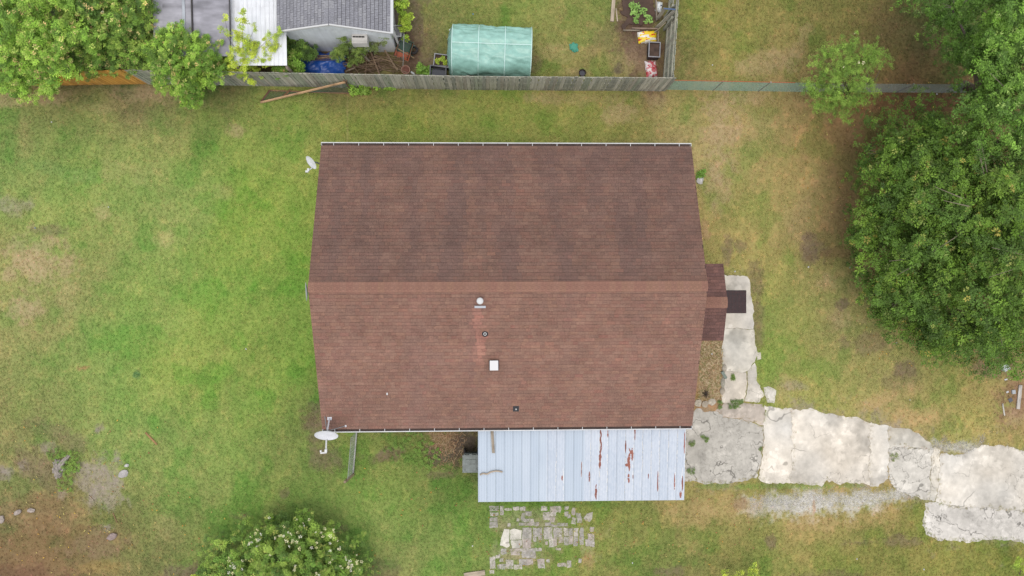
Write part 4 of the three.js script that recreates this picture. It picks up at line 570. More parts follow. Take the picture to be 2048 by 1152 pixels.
weed(800, 885, .9, .06, 'patch of low clover growing below the gutter', [[122, 156, 64], [112, 146, 58]], sprMid, 50, .4);
weed(850, 912, .6, .06, 'low clover patch left of the bare leafy soil', [[122, 156, 62], [130, 164, 68]], sprMid, 40, .4);
weed(1165, 148, .12, .15, 'tiny weed beside the dark bucket', [[120, 156, 56]], sprBroad, 6, .6);
console.log('trees done');

// ---------------------------------------------------------------- fences
const greyTones = [[150, 148, 134], [140, 140, 128], [158, 154, 142], [132, 132, 122], [146, 140, 128], [138, 142, 126], [164, 160, 148]].map(c => M(C(...c, 1.02), { map: T.wood, roughness: .95 }));
const orangeTones = [[196, 144, 62], [186, 134, 54], [204, 152, 70], [190, 140, 66], [178, 128, 50]].map(c => M(C(...c, .85), { map: T.wood, roughness: .85 }));
const boardGeos = [0, 1, 2, 3, 4, 5].map(i => box(.136, 1, .02, 0, .5, 0, i * .37));
function boardFence(g, pts, h, tones, side, pitch = .145, skip = () => false) { // pts: ground points; boards on `side` of the rails
  const o = g.position; let carry = 0, count = 0;
  for (let s = 0; s < pts.length - 1; s++) {
    const a = pts[s].clone().sub(o), b = pts[s + 1].clone().sub(o), L = a.distanceTo(b), d = b.clone().sub(a).normalize(), n = new V3(-d.z, 0, d.x).multiplyScalar(side), ang = Math.atan2(-d.z, d.x);
    for (; carry < L; carry += pitch, count++) {
      if (skip(count)) continue;
      const m = part(g, 'board', pick(boardGeos), pick(tones)), p = a.clone().addScaledVector(d, carry).addScaledVector(n, .032 + rr(-.004, .004)); m.position.copy(p).setY(-.02 + rr(0, .03)); m.rotation.set(0, ang + rr(-.03, .03), rr(-.012, .012)); m.scale.set(rr(.94, 1), h * rr(.975, 1.02), 1);
    }
    carry -= L;
    for (const y of [.3, .95, 1.55]) part(g, 'rail', bar(a.clone().setY(y).addScaledVector(n, -.002), b.clone().setY(y).addScaledVector(n, -.002), .04, .09, s), tones[0]);
    for (let t = 0; t <= L; t += 2.4) part(g, 'post', box(.09, h - .4, .09, ...a.clone().addScaledVector(d, t).addScaledVector(n, -.07).setY(h / 2 - .23).toArray()), tones[1]);
  }
}
{
  const pts = [[300, 166.5], [430, 168.5], [700, 173.5], [948, 178], [1328, 180.5]].map(p => W(...p, 0));
  boardFence(thing('board_fence', 'long weathered grey board fence along the back of the lawn', 'fence', pts[0]), pts, 1.8, greyTones, 1);
  const pe = [W(1323, 178.5, 0), W(1333, 37, 0), W(1340, -45, 0)];
  boardFence(thing('board_fence', 'grey board fence with open rails running up behind the planter tub', 'fence', pe[0]), pe, 1.75, greyTones, 1, .145, i => i === 21 || i === 22);
  const po = [W(-60, 170, 0), W(120, 169, 0), W(299, 166, 0)];
  boardFence(thing('board_fence', 'orange stained board fence at the upper left of the lawn', 'fence', po[0]), po, 1.75, orangeTones, 1);
}
function netGeo(a, b, h, sp, t, diag) { // wire netting between two ground points
  const L = a.distanceTo(b), d = b.clone().sub(a).normalize(), at = (u, v) => a.clone().addScaledVector(d, u).setY(v), out = [];
  if (diag) for (const s of [-1, 1]) for (let c = s > 0 ? -h : 0; c < (s > 0 ? L : L + h); c += sp) { let u0 = c, u1 = c + s * h, v0 = 0, v1 = h; if (s > 0) { if (u0 < 0) { v0 = -u0; u0 = 0; } if (u1 > L) { v1 = h - (u1 - L); u1 = L; } } else { if (u0 > L) { v0 = u0 - L; u0 = L; } if (u1 < 0) { v1 = h + u1; u1 = 0; } } if (v1 - v0 > .05) out.push(rod(at(u0, v0 + .02), at(u1, v1 + .02), t, t, 4)); }
  else { for (let u = 0; u <= L; u += sp) out.push(rod(at(u, .02), at(u, h), t, t, 4)); for (let v = .03; v <= h; v += sp * .8) out.push(rod(at(0, v), at(L, v), t, t, 4)); }
  return merge(out);
}
{
  const O = W(1332, 179.5, 0), pts = [O, W(1607, 184, 0), W(1975, 186, 0)], g = thing('wire_fence', 'green wire mesh fence with an orange top wire joining the grey boards', 'fence', O), loc = pts.map(p => p.clone().sub(O));
  const mGreen = M(C(150, 182, 166, .72), { roughness: .6 }), mGrey = M(C(150, 162, 156, .8), { roughness: .6 });
  part(g, 'mesh', netGeo(loc[0], loc[1], 1.25, .05, .0034), mGreen); part(g, 'mesh', netGeo(loc[1], loc[2], 1.2, .055, .0032), mGrey);
  part(g, 'top_wire', rod(loc[0].clone().setY(1.3), loc[0].clone().lerp(loc[1], .84).setY(1.25), .014, .014, 6), M(C(206, 112, 70)));
  for (const t of [0, .34, .67, 1]) part(g, 'post', rod(loc[0].clone().lerp(loc[1], t).setY(-.05), loc[0].clone().lerp(loc[1], t).setY(1.28), .022, .022, 8), mSteel);
  for (const t of [.25, .5, .75, 1]) part(g, 'post', rod(loc[1].clone().lerp(loc[2], t).setY(-.05), loc[1].clone().lerp(loc[2], t).setY(1.22), .022, .022, 8), mSteel);
}
{ // short chain link fence below the gutter
  const O = W(714, 862, 0), e = W(707, 945, 0).sub(O), g = thing('chain_link_fence', 'short chain link fence below the gutter near the large dish', 'fence', O), z = new V3();
  part(g, 'mesh', netGeo(z, e, 1.15, .085, .0017, true), M(C(216, 220, 218), { roughness: .5 }));
  part(g, 'top_rail', rod(z.clone().setY(1.17), e.clone().setY(1.17), .011, .011, 8), M(C(176, 178, 172)));
  part(g, 'base_board', plank(z.clone().setY(.05), e.clone().setY(.05), .045, .09), M(C(206, 204, 196), { map: T.woodx }));
  part(g, 'post', bar(e.clone().setY(-.05).add(new V3(0, 0, .07)), W(689.5, 964, 1.5).sub(O), .085, .085), M(C(186, 164, 132), { map: T.wood }));
}
{ // twisted timber frame with netting, one end propped on the fence
  const A = W(521, 205, .04), B = W(539, 181, .04), Cq = W(691, 164, .95), Dq = W(705, 187, .05), O = A.clone().setY(0), g = thing('netting_frame', 'twisted wooden frame with green netting propped against the grey fence', 'frame', O), l = v => v.clone().sub(O);
  part(g, 'rail', bar(l(A), l(Cq), .08, .05), M(C(206, 168, 130, .75), { map: T.wood })); part(g, 'rail', bar(l(B), l(Dq), .06, .04), mRedWood);
  const R1 = A.clone().lerp(Cq, .265), R2 = B.clone().lerp(Dq, .25);
  part(g, 'cross_bar', bar(l(A), l(B), .06, .04), M(C(120, 84, 66), { map: T.wood })); part(g, 'cross_bar', bar(l(R1), l(R2.clone().add(new V3(0, 0, -.06))), .07, .03), mRedWood); part(g, 'cross_bar', bar(l(Cq), l(Dq), .05, .04), M(C(112, 84, 66), { map: T.wood }));
  for (const dx of [-.05, .05]) part(g, 'stub', bar(l(Cq.clone().add(new V3(dx, .02, 0))), l(W(690 + dx * 50, 155, 1.2)), .035, .03), mRedWood);
  const net = []; for (let i = 0; i <= 66; i++) { const t = i / 66; net.push(rod(l(A.clone().lerp(Cq, t)), l(B.clone().lerp(Dq, t)), .004, .004, 3)); }
  for (let i = 1; i < 12; i++) { const s = i / 12; for (let k = 0; k < 8; k++) { const f = t => A.clone().lerp(Cq, t).lerp(B.clone().lerp(Dq, t), s); net.push(rod(l(f(k / 8)), l(f((k + 1) / 8)), .004, .004, 3)); } }
  part(g, 'netting', merge(net), M(C(112, 128, 112)));
}

// ---------------------------------------------------------------- neighbour's buildings
function slabRoof(g, name, corners, mat_, th = .05) { // corners: 4 world points (top face), relative to g
  const P = corners.map(p => p.clone().sub(g.position)), q = P.map(p => p.clone().add(new V3(0, -th, 0))), pos = [], f = (a, b, c, d) => { for (const v of [a, b, c, a, c, d]) pos.push(v.x, v.y, v.z); };
  f(P[0], P[3], P[2], P[1]); f(q[0], q[1], q[2], q[3]); for (let i = 0; i < 4; i++) { const j = (i + 1) % 4; f(P[i], P[j], q[j], q[i]); }
  const ge = new THREE.BufferGeometry(); ge.setAttribute('position', new THREE.Float32BufferAttribute(pos, 3)); ge.computeVertexNormals(); return part(g, name, worldUV(ge), mat_);
}
{ // grey flat shed roof
  const O = W(380, 60, 0), g = thing('shed', 'flat roofed shed with two dull grey roof sheets in the upper left', 'shed', O), h = 2.35, ry = -80;
  const mR = M(C(174, 172, 180), { map: T.grime, roughness: .55 }), mR2 = M(C(168, 166, 175), { map: T.grime, roughness: .55 });
  slabRoof(g, 'roof_sheet', [W(304, ry, h), W(380, ry, h), W(384, 112, h - .06), W(308, 112, h - .06)], mR);
  slabRoof(g, 'roof_sheet', [W(383, ry, h + .03), W(456, ry, h + .03), W(460, 112, h - .03), W(387.5, 112, h - .03)], mR2);
  part(g, 'seam', bar(W(381, ry, h + .04).sub(O), W(385.5, 80, h + .02).sub(O), .05, .05), M(C(70, 66, 66)));
  part(g, 'sealant_strip', plank(W(364, ry, h + .012).sub(O), W(370, 108, h - .035).sub(O), .1, .012), M(C(202, 208, 216), { map: T.grime }));
  part(g, 'edge_trim', bar(W(457, ry, h + .05).sub(O), W(461, 76, h + .02).sub(O), .04, .06), M(C(84, 82, 84)));
  const a = W(306, 100, h).sub(O), b = W(456, -60, h).sub(O); part(g, 'wall', box(b.x - a.x - .3, h - .16, a.z - b.z - .2, (a.x + b.x) / 2, (h - .16) / 2, (a.z + b.z) / 2), M(C(140, 136, 130), { map: T.wood }));
  part(g, 'side_board', bar(W(299, -40, 1.6).sub(O), W(303, 66, 1.6).sub(O), .06, .1), M(C(128, 110, 92), { map: T.wood }));
}
{ // white ribbed lean-to roof
  const O = W(515, 60, 0), g = thing('lean_to', 'white ribbed metal lean-to roof beside the grey shingled house', 'lean-to', O), hL = 2.2, hR = 2.45, ry = -80, mW = M(C(244, 246, 250, .72), { map: T.metal, roughness: .45 }), n = 13;
  for (let i = 0; i < n; i++) { // each sheet separate, with a standing rib and finer corrugation
    const t0 = i / n, t1 = (i + 1) / n, h0 = hL + (hR - hL) * t0, h1 = hL + (hR - hL) * t1, e = x => W(462 + (574 - 462) * x, 131, hL + (hR - hL) * x - .08).sub(O), r = x => W(458 + (570 - 458) * x, ry, hL + (hR - hL) * x).sub(O), pos = [], prof = [[0, 0], [.06, .022], [.14, .022], [.2, 0], [.42, 0], [.46, .008], [.52, .008], [.56, 0], [.74, 0], [.78, .008], [.84, .008], [.88, 0], [.995, 0]];
    for (let k = 0; k < prof.length - 1; k++) { const [u, a] = prof[k], [v, b] = prof[k + 1], p0 = r(t0 + u / n).add(new V3(0, a, 0)), p1 = e(t0 + u / n).add(new V3(0, a, 0)), p2 = e(t0 + v / n).add(new V3(0, b, 0)), p3 = r(t0 + v / n).add(new V3(0, b, 0)); for (const q of [p0, p1, p2, p0, p2, p3]) pos.push(q.x, q.y, q.z); }
    const ge = new THREE.BufferGeometry(); ge.setAttribute('position', new THREE.Float32BufferAttribute(pos, 3)); ge.computeVertexNormals(); part(g, 'roof_panel', worldUV(ge), mW);
  }
  const a = W(466, 126, hL).sub(O), b = W(566, 126, hR).sub(O); part(g, 'beam', bar(a.clone().setY(hL - .2), b.clone().setY(hR - .2), .1, .05), mOldWood);
  for (const p of [a, b]) part(g, 'post', box(.09, 2, .09, p.x, 1, p.z), mOldWood);
}
{ // grey shingled house with a white gable wall
  const eh = 2.65, rh = 3.4, eL = W(553, 62, eh), eR = W(781, 70, eh), O = W(668, 60, 0), g = thing('neighbour_house', 'small house with a grey shingled roof and white metal gable wall', 'house', O), zF = (eL.z + eR.z) / 2 - O.z, xl = eL.x - O.x, xr = eR.x - O.x, xm = (xl + xr) / 2, zB = zF - 3.6, run = (xr - xl) / 2, pp = Math.atan((rh - eh) / run), len = run / Math.cos(pp);
  const deck = part(g, 'roof', merge([-1, 1].map(s => box(len, .05, zF - zB, 0, -.03, 0).rotateZ(-s * pp).translate(xm + s * run / 2, (rh + eh) / 2, (zF + zB) / 2))), M(C(64, 62, 64), { map: T.grain }));
  const tones = [[168, 168, 175], [160, 160, 168], [174, 174, 180], [164, 164, 172], [156, 156, 163]].map(c => M(C(...c), { map: T.shingle })), nR = Math.round(len / .15), e = len / nR, gA = worldUV(new THREE.BoxGeometry(e - .014, .012, .305).translate(0, .006, 0)), gC = worldUV(merge([-1, 1].map(s => new THREE.BoxGeometry(.17, .012, .3).translate(s * .085, .014, 0).rotateZ(-s * pp))));
  for (const s of [-1, 1]) for (let i = 0; i < nR; i++) for (let z = zF - .155 + (i % 2) * .1575; z > zF - 2.4; z -= .315) { // as far back as the picture reaches
    const v = (i + .5) * e, m = part(deck, 'shingle', gA, pick(tones)); m.position.set(xm + s * v * Math.cos(pp), rh - v * Math.sin(pp), z); if (z > zF - .15) { m.scale.z = .5; m.position.z = zF - .077; } m.rotation.z = -s * (pp - .03);
  }
  for (let z = zF - .15; z > zF - 2.6; z -= .29) part(deck, 'ridge_cap', gC, pick(tones)).position.set(xm, rh + .006, z);
  const sh = new THREE.Shape([[xl + .12, 0], [xr - .12, 0], [xr - .12, eh - .04], [xm, rh - .06], [xl + .12, eh - .04]].map(a => new THREE.Vector2(...a)));
  const wall = part(g, 'gable_wall', worldUV(new THREE.ExtrudeGeometry(sh, { depth: .12, bevelEnabled: false }).translate(0, 0, zF - .34)), M(C(236, 240, 244, .85), { map: T.metal, roughness: .5 }));
  for (let x = xl + .3; x < xr - .2; x += .23) { const top = eh + (1 - Math.abs(x - xm) / run) * (rh - eh) - .12; part(wall, 'siding_rib', box(.03, top, .006, x, top / 2, zF - .217), M(C(232, 236, 240, .85), { map: T.metal })); }
  for (const s of [-1, 1]) part(g, 'side_wall', box(.1, eh - .1, zF - zB - .5, xm + s * (run - .2), (eh - .1) / 2, (zF + zB) / 2 - .1), mSiding);
  for (const s of [-1, 1]) part(g, 'gable_trim', bar(new V3(xm + s * run, eh - .02, zF - .02), new V3(xm, rh - .015, zF - .02), .1, .05), M(C(236, 236, 236)));
  part(g, 'eave_trim', box(.1, .1, zF - zB, xr + .05, eh - .02, (zF + zB) / 2), M(C(236, 238, 240)));
  const a = W(704, 67, 1.9).sub(O), b = W(735, 80, 1.9).sub(O), ac = part(g, 'wall_unit', box(b.x - a.x, .4, .34, (a.x + b.x) / 2, 1.75, zF - .05), M(C(226, 222, 216), { map: T.grime }));
  part(ac, 'grille', merge([0, 1, 2, 3].map(i => box(.1, .012, .05, (a.x + b.x) / 2 - .2 + i * .11, 1.955, zF - .12))), mDark);
  part(g, 'gutter_pipe', bar(new V3(xr + .02, eh - .1, zF - .3), new V3(xr + .02, .1, zF - .32), .07, .07), mWhite);
}
{ // wire crate, board and wheelbarrow beside that house
  const c = W(791, 62, .75), O = c.clone().setY(0), g = thing('wire_crate', 'pale wire crate standing at the corner of the grey shingled house', 'crate', O), w = [];
  for (let i = 0; i <= 8; i++) { const t = -.2 + i * .05; w.push(box(.01, .01, .42, t, .75, 0), box(.42, .01, .01, 0, .752, t), box(.01, .7, .01, t, .4, .2), box(.01, .7, .01, .2, .4, t)); }
  for (const y of [.1, .3, .5, .65]) w.push(box(.42, .01, .01, 0, y, .205), box(.01, .01, .42, .205, y, 0));
  part(g, 'wires', merge(w), M(C(206, 204, 206), { roughness: .5 })); part(g, 'frame', merge([-1, 1].flatMap(s => [box(.03, .03, .44, s * .21, .76, 0), box(.44, .03, .03, 0, .765, s * .21), box(.03, .76, .03, s * .21, .38, .21), box(.03, .76, .03, s * .21, .38, -.21)])), mWhite); part(g, 'liner', box(.38, .5, .38, 0, .3, 0), M(C(168, 166, 172)));
  solo('loose_board', 'long grey board leaning by the right eave of the shingled house', 'board', bar(W(795, 52, .15), W(790, -20, 1.2), .16, .03), M(C(150, 136, 120), { map: T.wood }));
}
{
  const O = W(810, 108, 0), g = thing('wheelbarrow', 'tipped dark green wheelbarrow with orange rust beside the white gable', 'wheelbarrow', O), l = (x, y, h) => W(x, y, h).sub(O);
  const c = l(806, 98, .45), tr = new THREE.Group(), q = new THREE.Quaternion().setFromEuler(new THREE.Euler(.25, -.35, -.35));
  const shell = (w, d, h, t) => merge([[-1, 0], [1, 0], [0, -1], [0, 1]].map(([sx, sz]) => (sx ? box(t, h, d, sx * w / 2, h / 2, 0) : box(w, h, t, 0, h / 2, sz * d / 2))).concat([box(w, t, d, 0, 0, 0)]));
  const rust = tex(256, (u, v, i, j) => { const n = tfbm(u, v, 4, 4); return n > .57 ? [196, 104, 66] : [52 + 20 * n, 92, 74]; }, .9, { raw: true });
  const tray = part(g, 'tray', shell(.55, .72, .26, .02), M(new THREE.Color(.55, .55, .55), { map: rust, roughness: .6 })); tray.position.copy(c); tray.quaternion.copy(q);
  part(g, 'handle', bar(l(792, 95, .7), l(828, 116, .2), .035, .035), M(C(178, 150, 118))); part(g, 'handle', bar(l(800, 80, .75), l(830, 92, .3), .035, .035), M(C(120, 132, 122)));
  part(g, 'leg', bar(l(822, 90, .35), l(818, 108, .3), .03, .03), M(C(104, 124, 112))); part(g, 'leg', bar(l(812, 106, .35), l(826, 112, .1), .03, .03), M(C(104, 124, 112)));
  part(g, 'wheel', new THREE.TorusGeometry(.16, .05, 8, 18).rotateX(1.2).translate(...l(826, 100, .2).toArray()).toNonIndexed(), mDark);
  solo('metal_pole', 'thin pale pole rising from the terracotta pot past the wheelbarrow', 'pole', rod(W(806, 132, .3), W(808, 68, 1.9), .014, .014, 8), M(C(206, 210, 210), { roughness: .4 }));
}

// ---------------------------------------------------------------- greenhouse tunnel
{
  const a = W(903, 84, 1.9), b = W(1064, 90, 1.9), mid = a.clone().lerp(b, .5), O = mid.clone().setY(0), ang = Math.atan2(-(b.z - a.z), b.x - a.x), L = a.distanceTo(b) - .02, g = thing('greenhouse', 'teal plastic tunnel greenhouse with white hoops behind the grey fence', 'greenhouse', O); g.rotation.y = ang;
  const arch = t => { const u = t * Math.PI; const c = Math.cos(u), s = Math.sin(u); return [-1.0 * Math.sign(c) * Math.abs(c) ** .72, 1.9 * s ** .62]; };
  const NU = 64, NV = 72, pos = [], idx = [], uv = [];
  for (let i = 0; i <= NU; i++) for (let j = 0; j <= NV; j++) {
    const x = -L / 2 + i / NU * L, [z, y] = arch(j / NV), bay = Math.sin(i / NU * 3 * Math.PI), k = .03 * Math.abs(bay) ** .6 + (.2 * (fbm(x * 1.3 + z * 1.6, z * 7 + y * 4 - x * 1.3, 3) - .5) + .1 * (fbm(x * 3 + 7, z * 12 + y * 9 + x * 2, 3) - .5)) * (Math.abs(bay) ** .35);
    const n = Math.hypot(z / 1, (y - .5) / 1.4) || 1; pos.push(x + (y > .2 ? .02 * (fbm(z * 3, i * .2) - .5) : 0), y - k * (y - .5) / 1.4 / n, z - k * z / n); uv.push(x, j / NV * 4.4);
    if (i < NU && j < NV) { const o = i * (NV + 1) + j; idx.push(o, o + 1, o + NV + 2, o, o + NV + 2, o + NV + 1); }
  }
  const ge = new THREE.BufferGeometry(); ge.setAttribute('position', new THREE.Float32BufferAttribute(pos, 3)); ge.setAttribute('uv', new THREE.Float32BufferAttribute(uv, 2)); ge.setIndex(idx); ge.computeVertexNormals();
  const mTeal = new THREE.MeshPhysicalMaterial({ color: C(168, 220, 206, .8), roughness: .4, side: THREE.DoubleSide, map: T.cloth, clearcoat: .25, clearcoatRoughness: .4 }), mHoop = M(C(206, 236, 230, .8), { roughness: .4 });
  part(g, 'cover', ge, mTeal);
  const hoop = x => { const c = new THREE.CatmullRomCurve3(Array.from({ length: 31 }, (_, k) => { const [z, y] = arch(k / 30); return new V3(x, y + .006, z * 1.005); })); return new THREE.TubeGeometry(c, 60, .017, 6).toNonIndexed(); };
  for (const t of [0, 1 / 3, 2 / 3, 1]) part(g, 'hoop', hoop(-L / 2 + t * L), mHoop);
  part(g, 'ridge_pole', rod(new V3(-L / 2, 1.905, 0), new V3(L / 2, 1.905, 0), .016, .016, 8), mHoop);
  for (const s of [-1, 1]) { // end panels, a little slack
    const P = [], c = new V3(s * (L / 2), .75, 0); for (let k = 0; k < 48; k++) { const [z0, y0] = arch(k / 48), [z1, y1] = arch((k + 1) / 48), bul = s < 0 ? .16 : .03; for (let r = 0; r < 6; r++) { const f = q => new V3(c.x + s * bul * Math.sin(Math.PI * q) * (1 + .5 * fbm(k * .4, q * 6)), 0, 0), A0 = r / 6, A1 = (r + 1) / 6, pt = (z, y, q) => new V3(f(q).x, c.y + (y - c.y) * q, z * q); for (const v of [pt(z0, y0, A0), pt(z0, y0, A1), pt(z1, y1, A1), pt(z0, y0, A0), pt(z1, y1, A1), pt(z1, y1, A0)]) P.push(v.x, v.y, v.z); } }
    const eg = new THREE.BufferGeometry(); eg.setAttribute('position', new THREE.Float32BufferAttribute(P, 3)); eg.computeVertexNormals(); part(g, 'end_panel', worldUV(eg), mTeal);
  }
  for (const z of [-.62, .5]) part(g, 'tie', lumpy(.06, 1, .4, 3, 1.6, .6, .8, z).translate(-L / 2 - .06, 1.6 - Math.abs(z) * .3, z), M(C(232, 242, 240)));
}
// ---------------------------------------------------------------- tubs, pots, bags
function tub(px, py, h, w, d, label, rot, mRim, mIn, fill = .8) {
  const c = W(px, py, h), O = c.clone().setY(0), g = thing('planter_tub', label, 'planter', O); g.rotation.y = rot; const t = .025;
  part(g, 'body', merge([box(w, h - .02, t, 0, h / 2 - .01, d / 2 - t / 2), box(w, h - .02, t, 0, h / 2 - .01, -d / 2 + t / 2), box(t, h - .02, d - 2 * t, w / 2 - t / 2, h / 2 - .01, 0), box(t, h - .02, d - 2 * t, -w / 2 + t / 2, h / 2 - .01, 0), box(w - 2 * t, .02, d - 2 * t, 0, .03, 0)]), M(C(60, 60, 62), { roughness: .6 }));
  part(g, 'rim', merge([box(w + .04, .025, .035, 0, h, d / 2), box(w + .04, .025, .035, 0, h, -d / 2), box(.035, .024, d - .035, w / 2, h, 0), box(.035, .024, d - .035, -w / 2, h, 0)]), mRim);
  part(g, fill > .5 ? 'soil' : 'water', box(w - 2 * t, .02, d - 2 * t, 0, h * fill, 0), mIn); return O;
}
const mRim = M(C(176, 176, 182), { roughness: .5 });
tub(883, 121, .4, .58, .48, 'dark planter tub with seedlings beside the teal greenhouse', -.12, mRim, mSoil);
tub(876, 143, .42, .62, .46, 'black tub of dark water between seedling tub and grey fence', -.04, M(C(128, 128, 134)), M(C(70, 72, 80), { roughness: .15 }), .45);
tub(1309, 99, .4, .44, .58, 'dark planter tub of bare soil inside the right hand fence', -.04, mRim, M(C(104, 82, 70), { map: T.grime }));
for (const [px, py, l] of [[874, 122, 'left seedling in the dark tub beside the greenhouse'], [885, 118, 'middle seedling in the dark tub beside the greenhouse'], [890, 125, 'right seedling in the dark tub beside the greenhouse']]) {
  const p = W(px, py, .36), g = thing('seedling', l, 'plant', p.clone().setY(.33)), li = []; for (let i = 0; i < 7; i++) li.push([new V3(rr(-.05, .05), rr(.02, .1), rr(-.05, .05)), turnQ(.5), rr(.5, .8), C(...pick(PAL_LIME), .85)]); scatter(g, 'leaves', sprBroad, mLeaf, li); part(g, 'stem', rod(new V3(), new V3(0, .08, 0), .008, .006, 5), M(C(120, 140, 70)));
}
function pot(px, py, h, r, label, m, inner) {
  const c = W(px, py, h).setY(0), g = thing('pot', label, 'pot', c), pr = [[r * .66, 0], [r * .94, h * .9], [r * 1.04, h * .9], [r * 1.04, h], [r * .9, h], [r * .6, .04], [0, .03]].map(a => new THREE.Vector2(...a));
  part(g, 'body', new THREE.LatheGeometry(pr, 22).toNonIndexed(), m); part(g, 'filling', cyl(r * .82, r * .8, .03, 18, 0, h * .7, 0), inner);
}
pot(811, 139, .32, .17, 'terracotta pot with a pale rim behind the grey fence', M(C(196, 150, 132), { map: T.grime }), M(C(130, 84, 70), { map: T.grain }));
pot(853, 150, .14, .08, 'small orange clay pot beside the black water tub', M(C(178, 110, 76)), mSoil);
pot(1165, 145, .32, .14, 'dark plastic bucket standing alone behind the grey fence', M(C(78, 56, 52), { roughness: .5 }), M(C(72, 70, 80), { roughness: .3 }));
solo('white_bottle', 'white plastic bottle lying against the back of the grey fence', 'bottle', merge([rod(W(822, 144, .1), W(828, 148, .1), .045, .045, 12), rod(W(828, 148, .1), W(830, 149, .1), .03, .018, 10)]), M(C(226, 230, 230), { roughness: .4 }));
function bag(px, py, w, d, h, rot, label, map) {
  const c = W(px, py, h * .5).setY(0), n = 22, g = new THREE.PlaneGeometry(w, d, n, n).rotateX(-Math.PI / 2), p = g.attributes.position;
  const top = new Float32Array(p.array);
  for (let i = 0; i < p.count; i++) { const x = p.getX(i) / w * 2, z = p.getZ(i) / d * 2, e = Math.max(0, (1 - x * x)) ** .45 * Math.max(0, 1 - z * z) ** .45; p.setXYZ(i, p.getX(i) * (1 + .35 * (fbm(z * 2 + px, x * .5) - .5)), .015 + e * h * (.75 + .5 * fbm(x * 2.5 + px, z * 2.5, 4)), p.getZ(i) * (1 + .35 * (fbm(x * 2, z * .5 + px) - .5))); }
  g.computeVertexNormals(); const under = g.clone(); for (let i = 0; i < under.attributes.position.count; i++) under.attributes.position.setY(i, .008); under.computeVertexNormals();
  const o = solo('soil_bag', label, 'bag', mergeGeometries([g, under]), M(new THREE.Color(.78, .78, .78), { map, roughness: .4 })); o.position.copy(c); o.rotation.y = rot;
}
const blotch = (cols, f) => { const t = tex(256, (u, v) => { const n = fbm(u * f + 3, v * f, 3), m = fbm(u * f * 1.7, v * f * 1.7 + 9, 3); return n < .4 ? cols[1] : m > .66 ? cols[2] : m < .38 ? cols[3] : cols[0]; }, 1, { raw: true }); t.wrapS = t.wrapT = THREE.ClampToEdgeWrapping; return t; };
bag(1295, 73, .74, .46, .16, .1, 'crumpled yellow and white bag above the soil planter tub', blotch([[246, 216, 40], [240, 236, 226], [216, 72, 44], [246, 206, 30]], 4));
bag(1303, 137, .46, .66, .15, .1, 'red and white bag lying between planter tub and fence corner', blotch([[206, 96, 104], [238, 226, 226], [196, 60, 70], [226, 190, 190]], 5));
bag(1318, 13, .26, .42, .14, -.2, 'white bag with dark print beside the garden bed', blotch([[236, 238, 240], [230, 232, 234], [70, 84, 110], [226, 236, 232]], 4));
// crumpled tarps
function tarp(name, label, px, py, w, d, h, m, rot = 0) {
  const n = 30, g = new THREE.PlaneGeometry(w, d, n, n).rotateX(-Math.PI / 2), p = g.attributes.position;
  for (let i = 0; i < p.count; i++) { const x = p.getX(i), z = p.getZ(i), a = Math.atan2(z / d, x / w), q = Math.min(1, Math.hypot(x / w, z / d) * 2), sq = q / Math.max(1e-6, Math.hypot(x / w, z / d) * 2 || 1); const edge = .4 + 1.05 * fbm(Math.cos(a) * 1.9 + px, Math.sin(a) * 1.9, 3); p.setXYZ(i, x * Math.min(1, sq) * edge, .02 + h * (1 - q ** 2) * (.5 + fbm(x * 3 + px, z * 3, 4)) + .05 * fbm(x * 9, z * 9, 3), z * Math.min(1, sq) * edge); }
  g.computeVertexNormals(); const o = solo(name, label, 'tarp', g, m); o.position.copy(W(px, py, h * .5).setY(0)); o.rotation.y = rot;
}
tarp('blue_tarp', 'crumpled bright blue tarp behind the grey fence under dry sticks', 652, 126, 2.0, 1.25, .34, M(C(46, 104, 206), { roughness: .35 }), .1);
tarp('teal_rag', 'small scrap of teal plastic on the grass right of the greenhouse', 1147, 95, .36, .42, .05, M(C(74, 168, 140), { roughness: .5 }), .6);
// sticks
const stickMats = [[156, 130, 108], [172, 148, 122], [134, 110, 92], [186, 160, 130]].map(c => M(C(...c), { map: T.woodx }));
{
  const O = W(745, 128, 0), g = thing('brush_pile', 'pile of dry sticks and slats behind the grey fence', 'brush pile', O);
  for (let i = 0; i < 46; i++) { const px = rr(700, 800), py = rr(112, 142), a = rr(-.5, .5) + (rnd() < .2 ? 1.2 : 0), L = rr(.5, 1.5), c = W(px, py, .1).sub(O), y = .03 + rr(0, .22), d = new V3(Math.cos(a), rr(-.08, .08), Math.sin(a)).multiplyScalar(L / 2); part(g, 'stick', rnd() < .3 ? bar(c.clone().sub(d).setY(y), c.clone().add(d).setY(Math.max(.02, y + d.y)), rr(.04, .09), .02) : rod(c.clone().sub(d).setY(y), c.clone().add(d).setY(Math.max(.02, y + d.y)), rr(.01, .022), .008, 5), pick(stickMats)); }
  part(g, 'slat', bar(W(719, 103, .5).sub(O), W(739, 122, .35).sub(O), .1, .03), mOldWood); part(g, 'slat', bar(W(692, 143, .2).sub(O), W(711, 135, .25).sub(O), .05, .03), mPaleWood);
  const O2 = W(650, 115, 0), g3 = thing('brush_pile', 'fan of thin dry canes lying across the blue tarp', 'brush pile', O2);
  for (let i = 0; i < 18; i++) part(g3, 'cane', rod(W(rr(615, 625), rr(110, 122), .42).sub(O2), W(rr(665, 685), rr(105, 122), .45).sub(O2), .009, .006, 5), pick(stickMats));
}
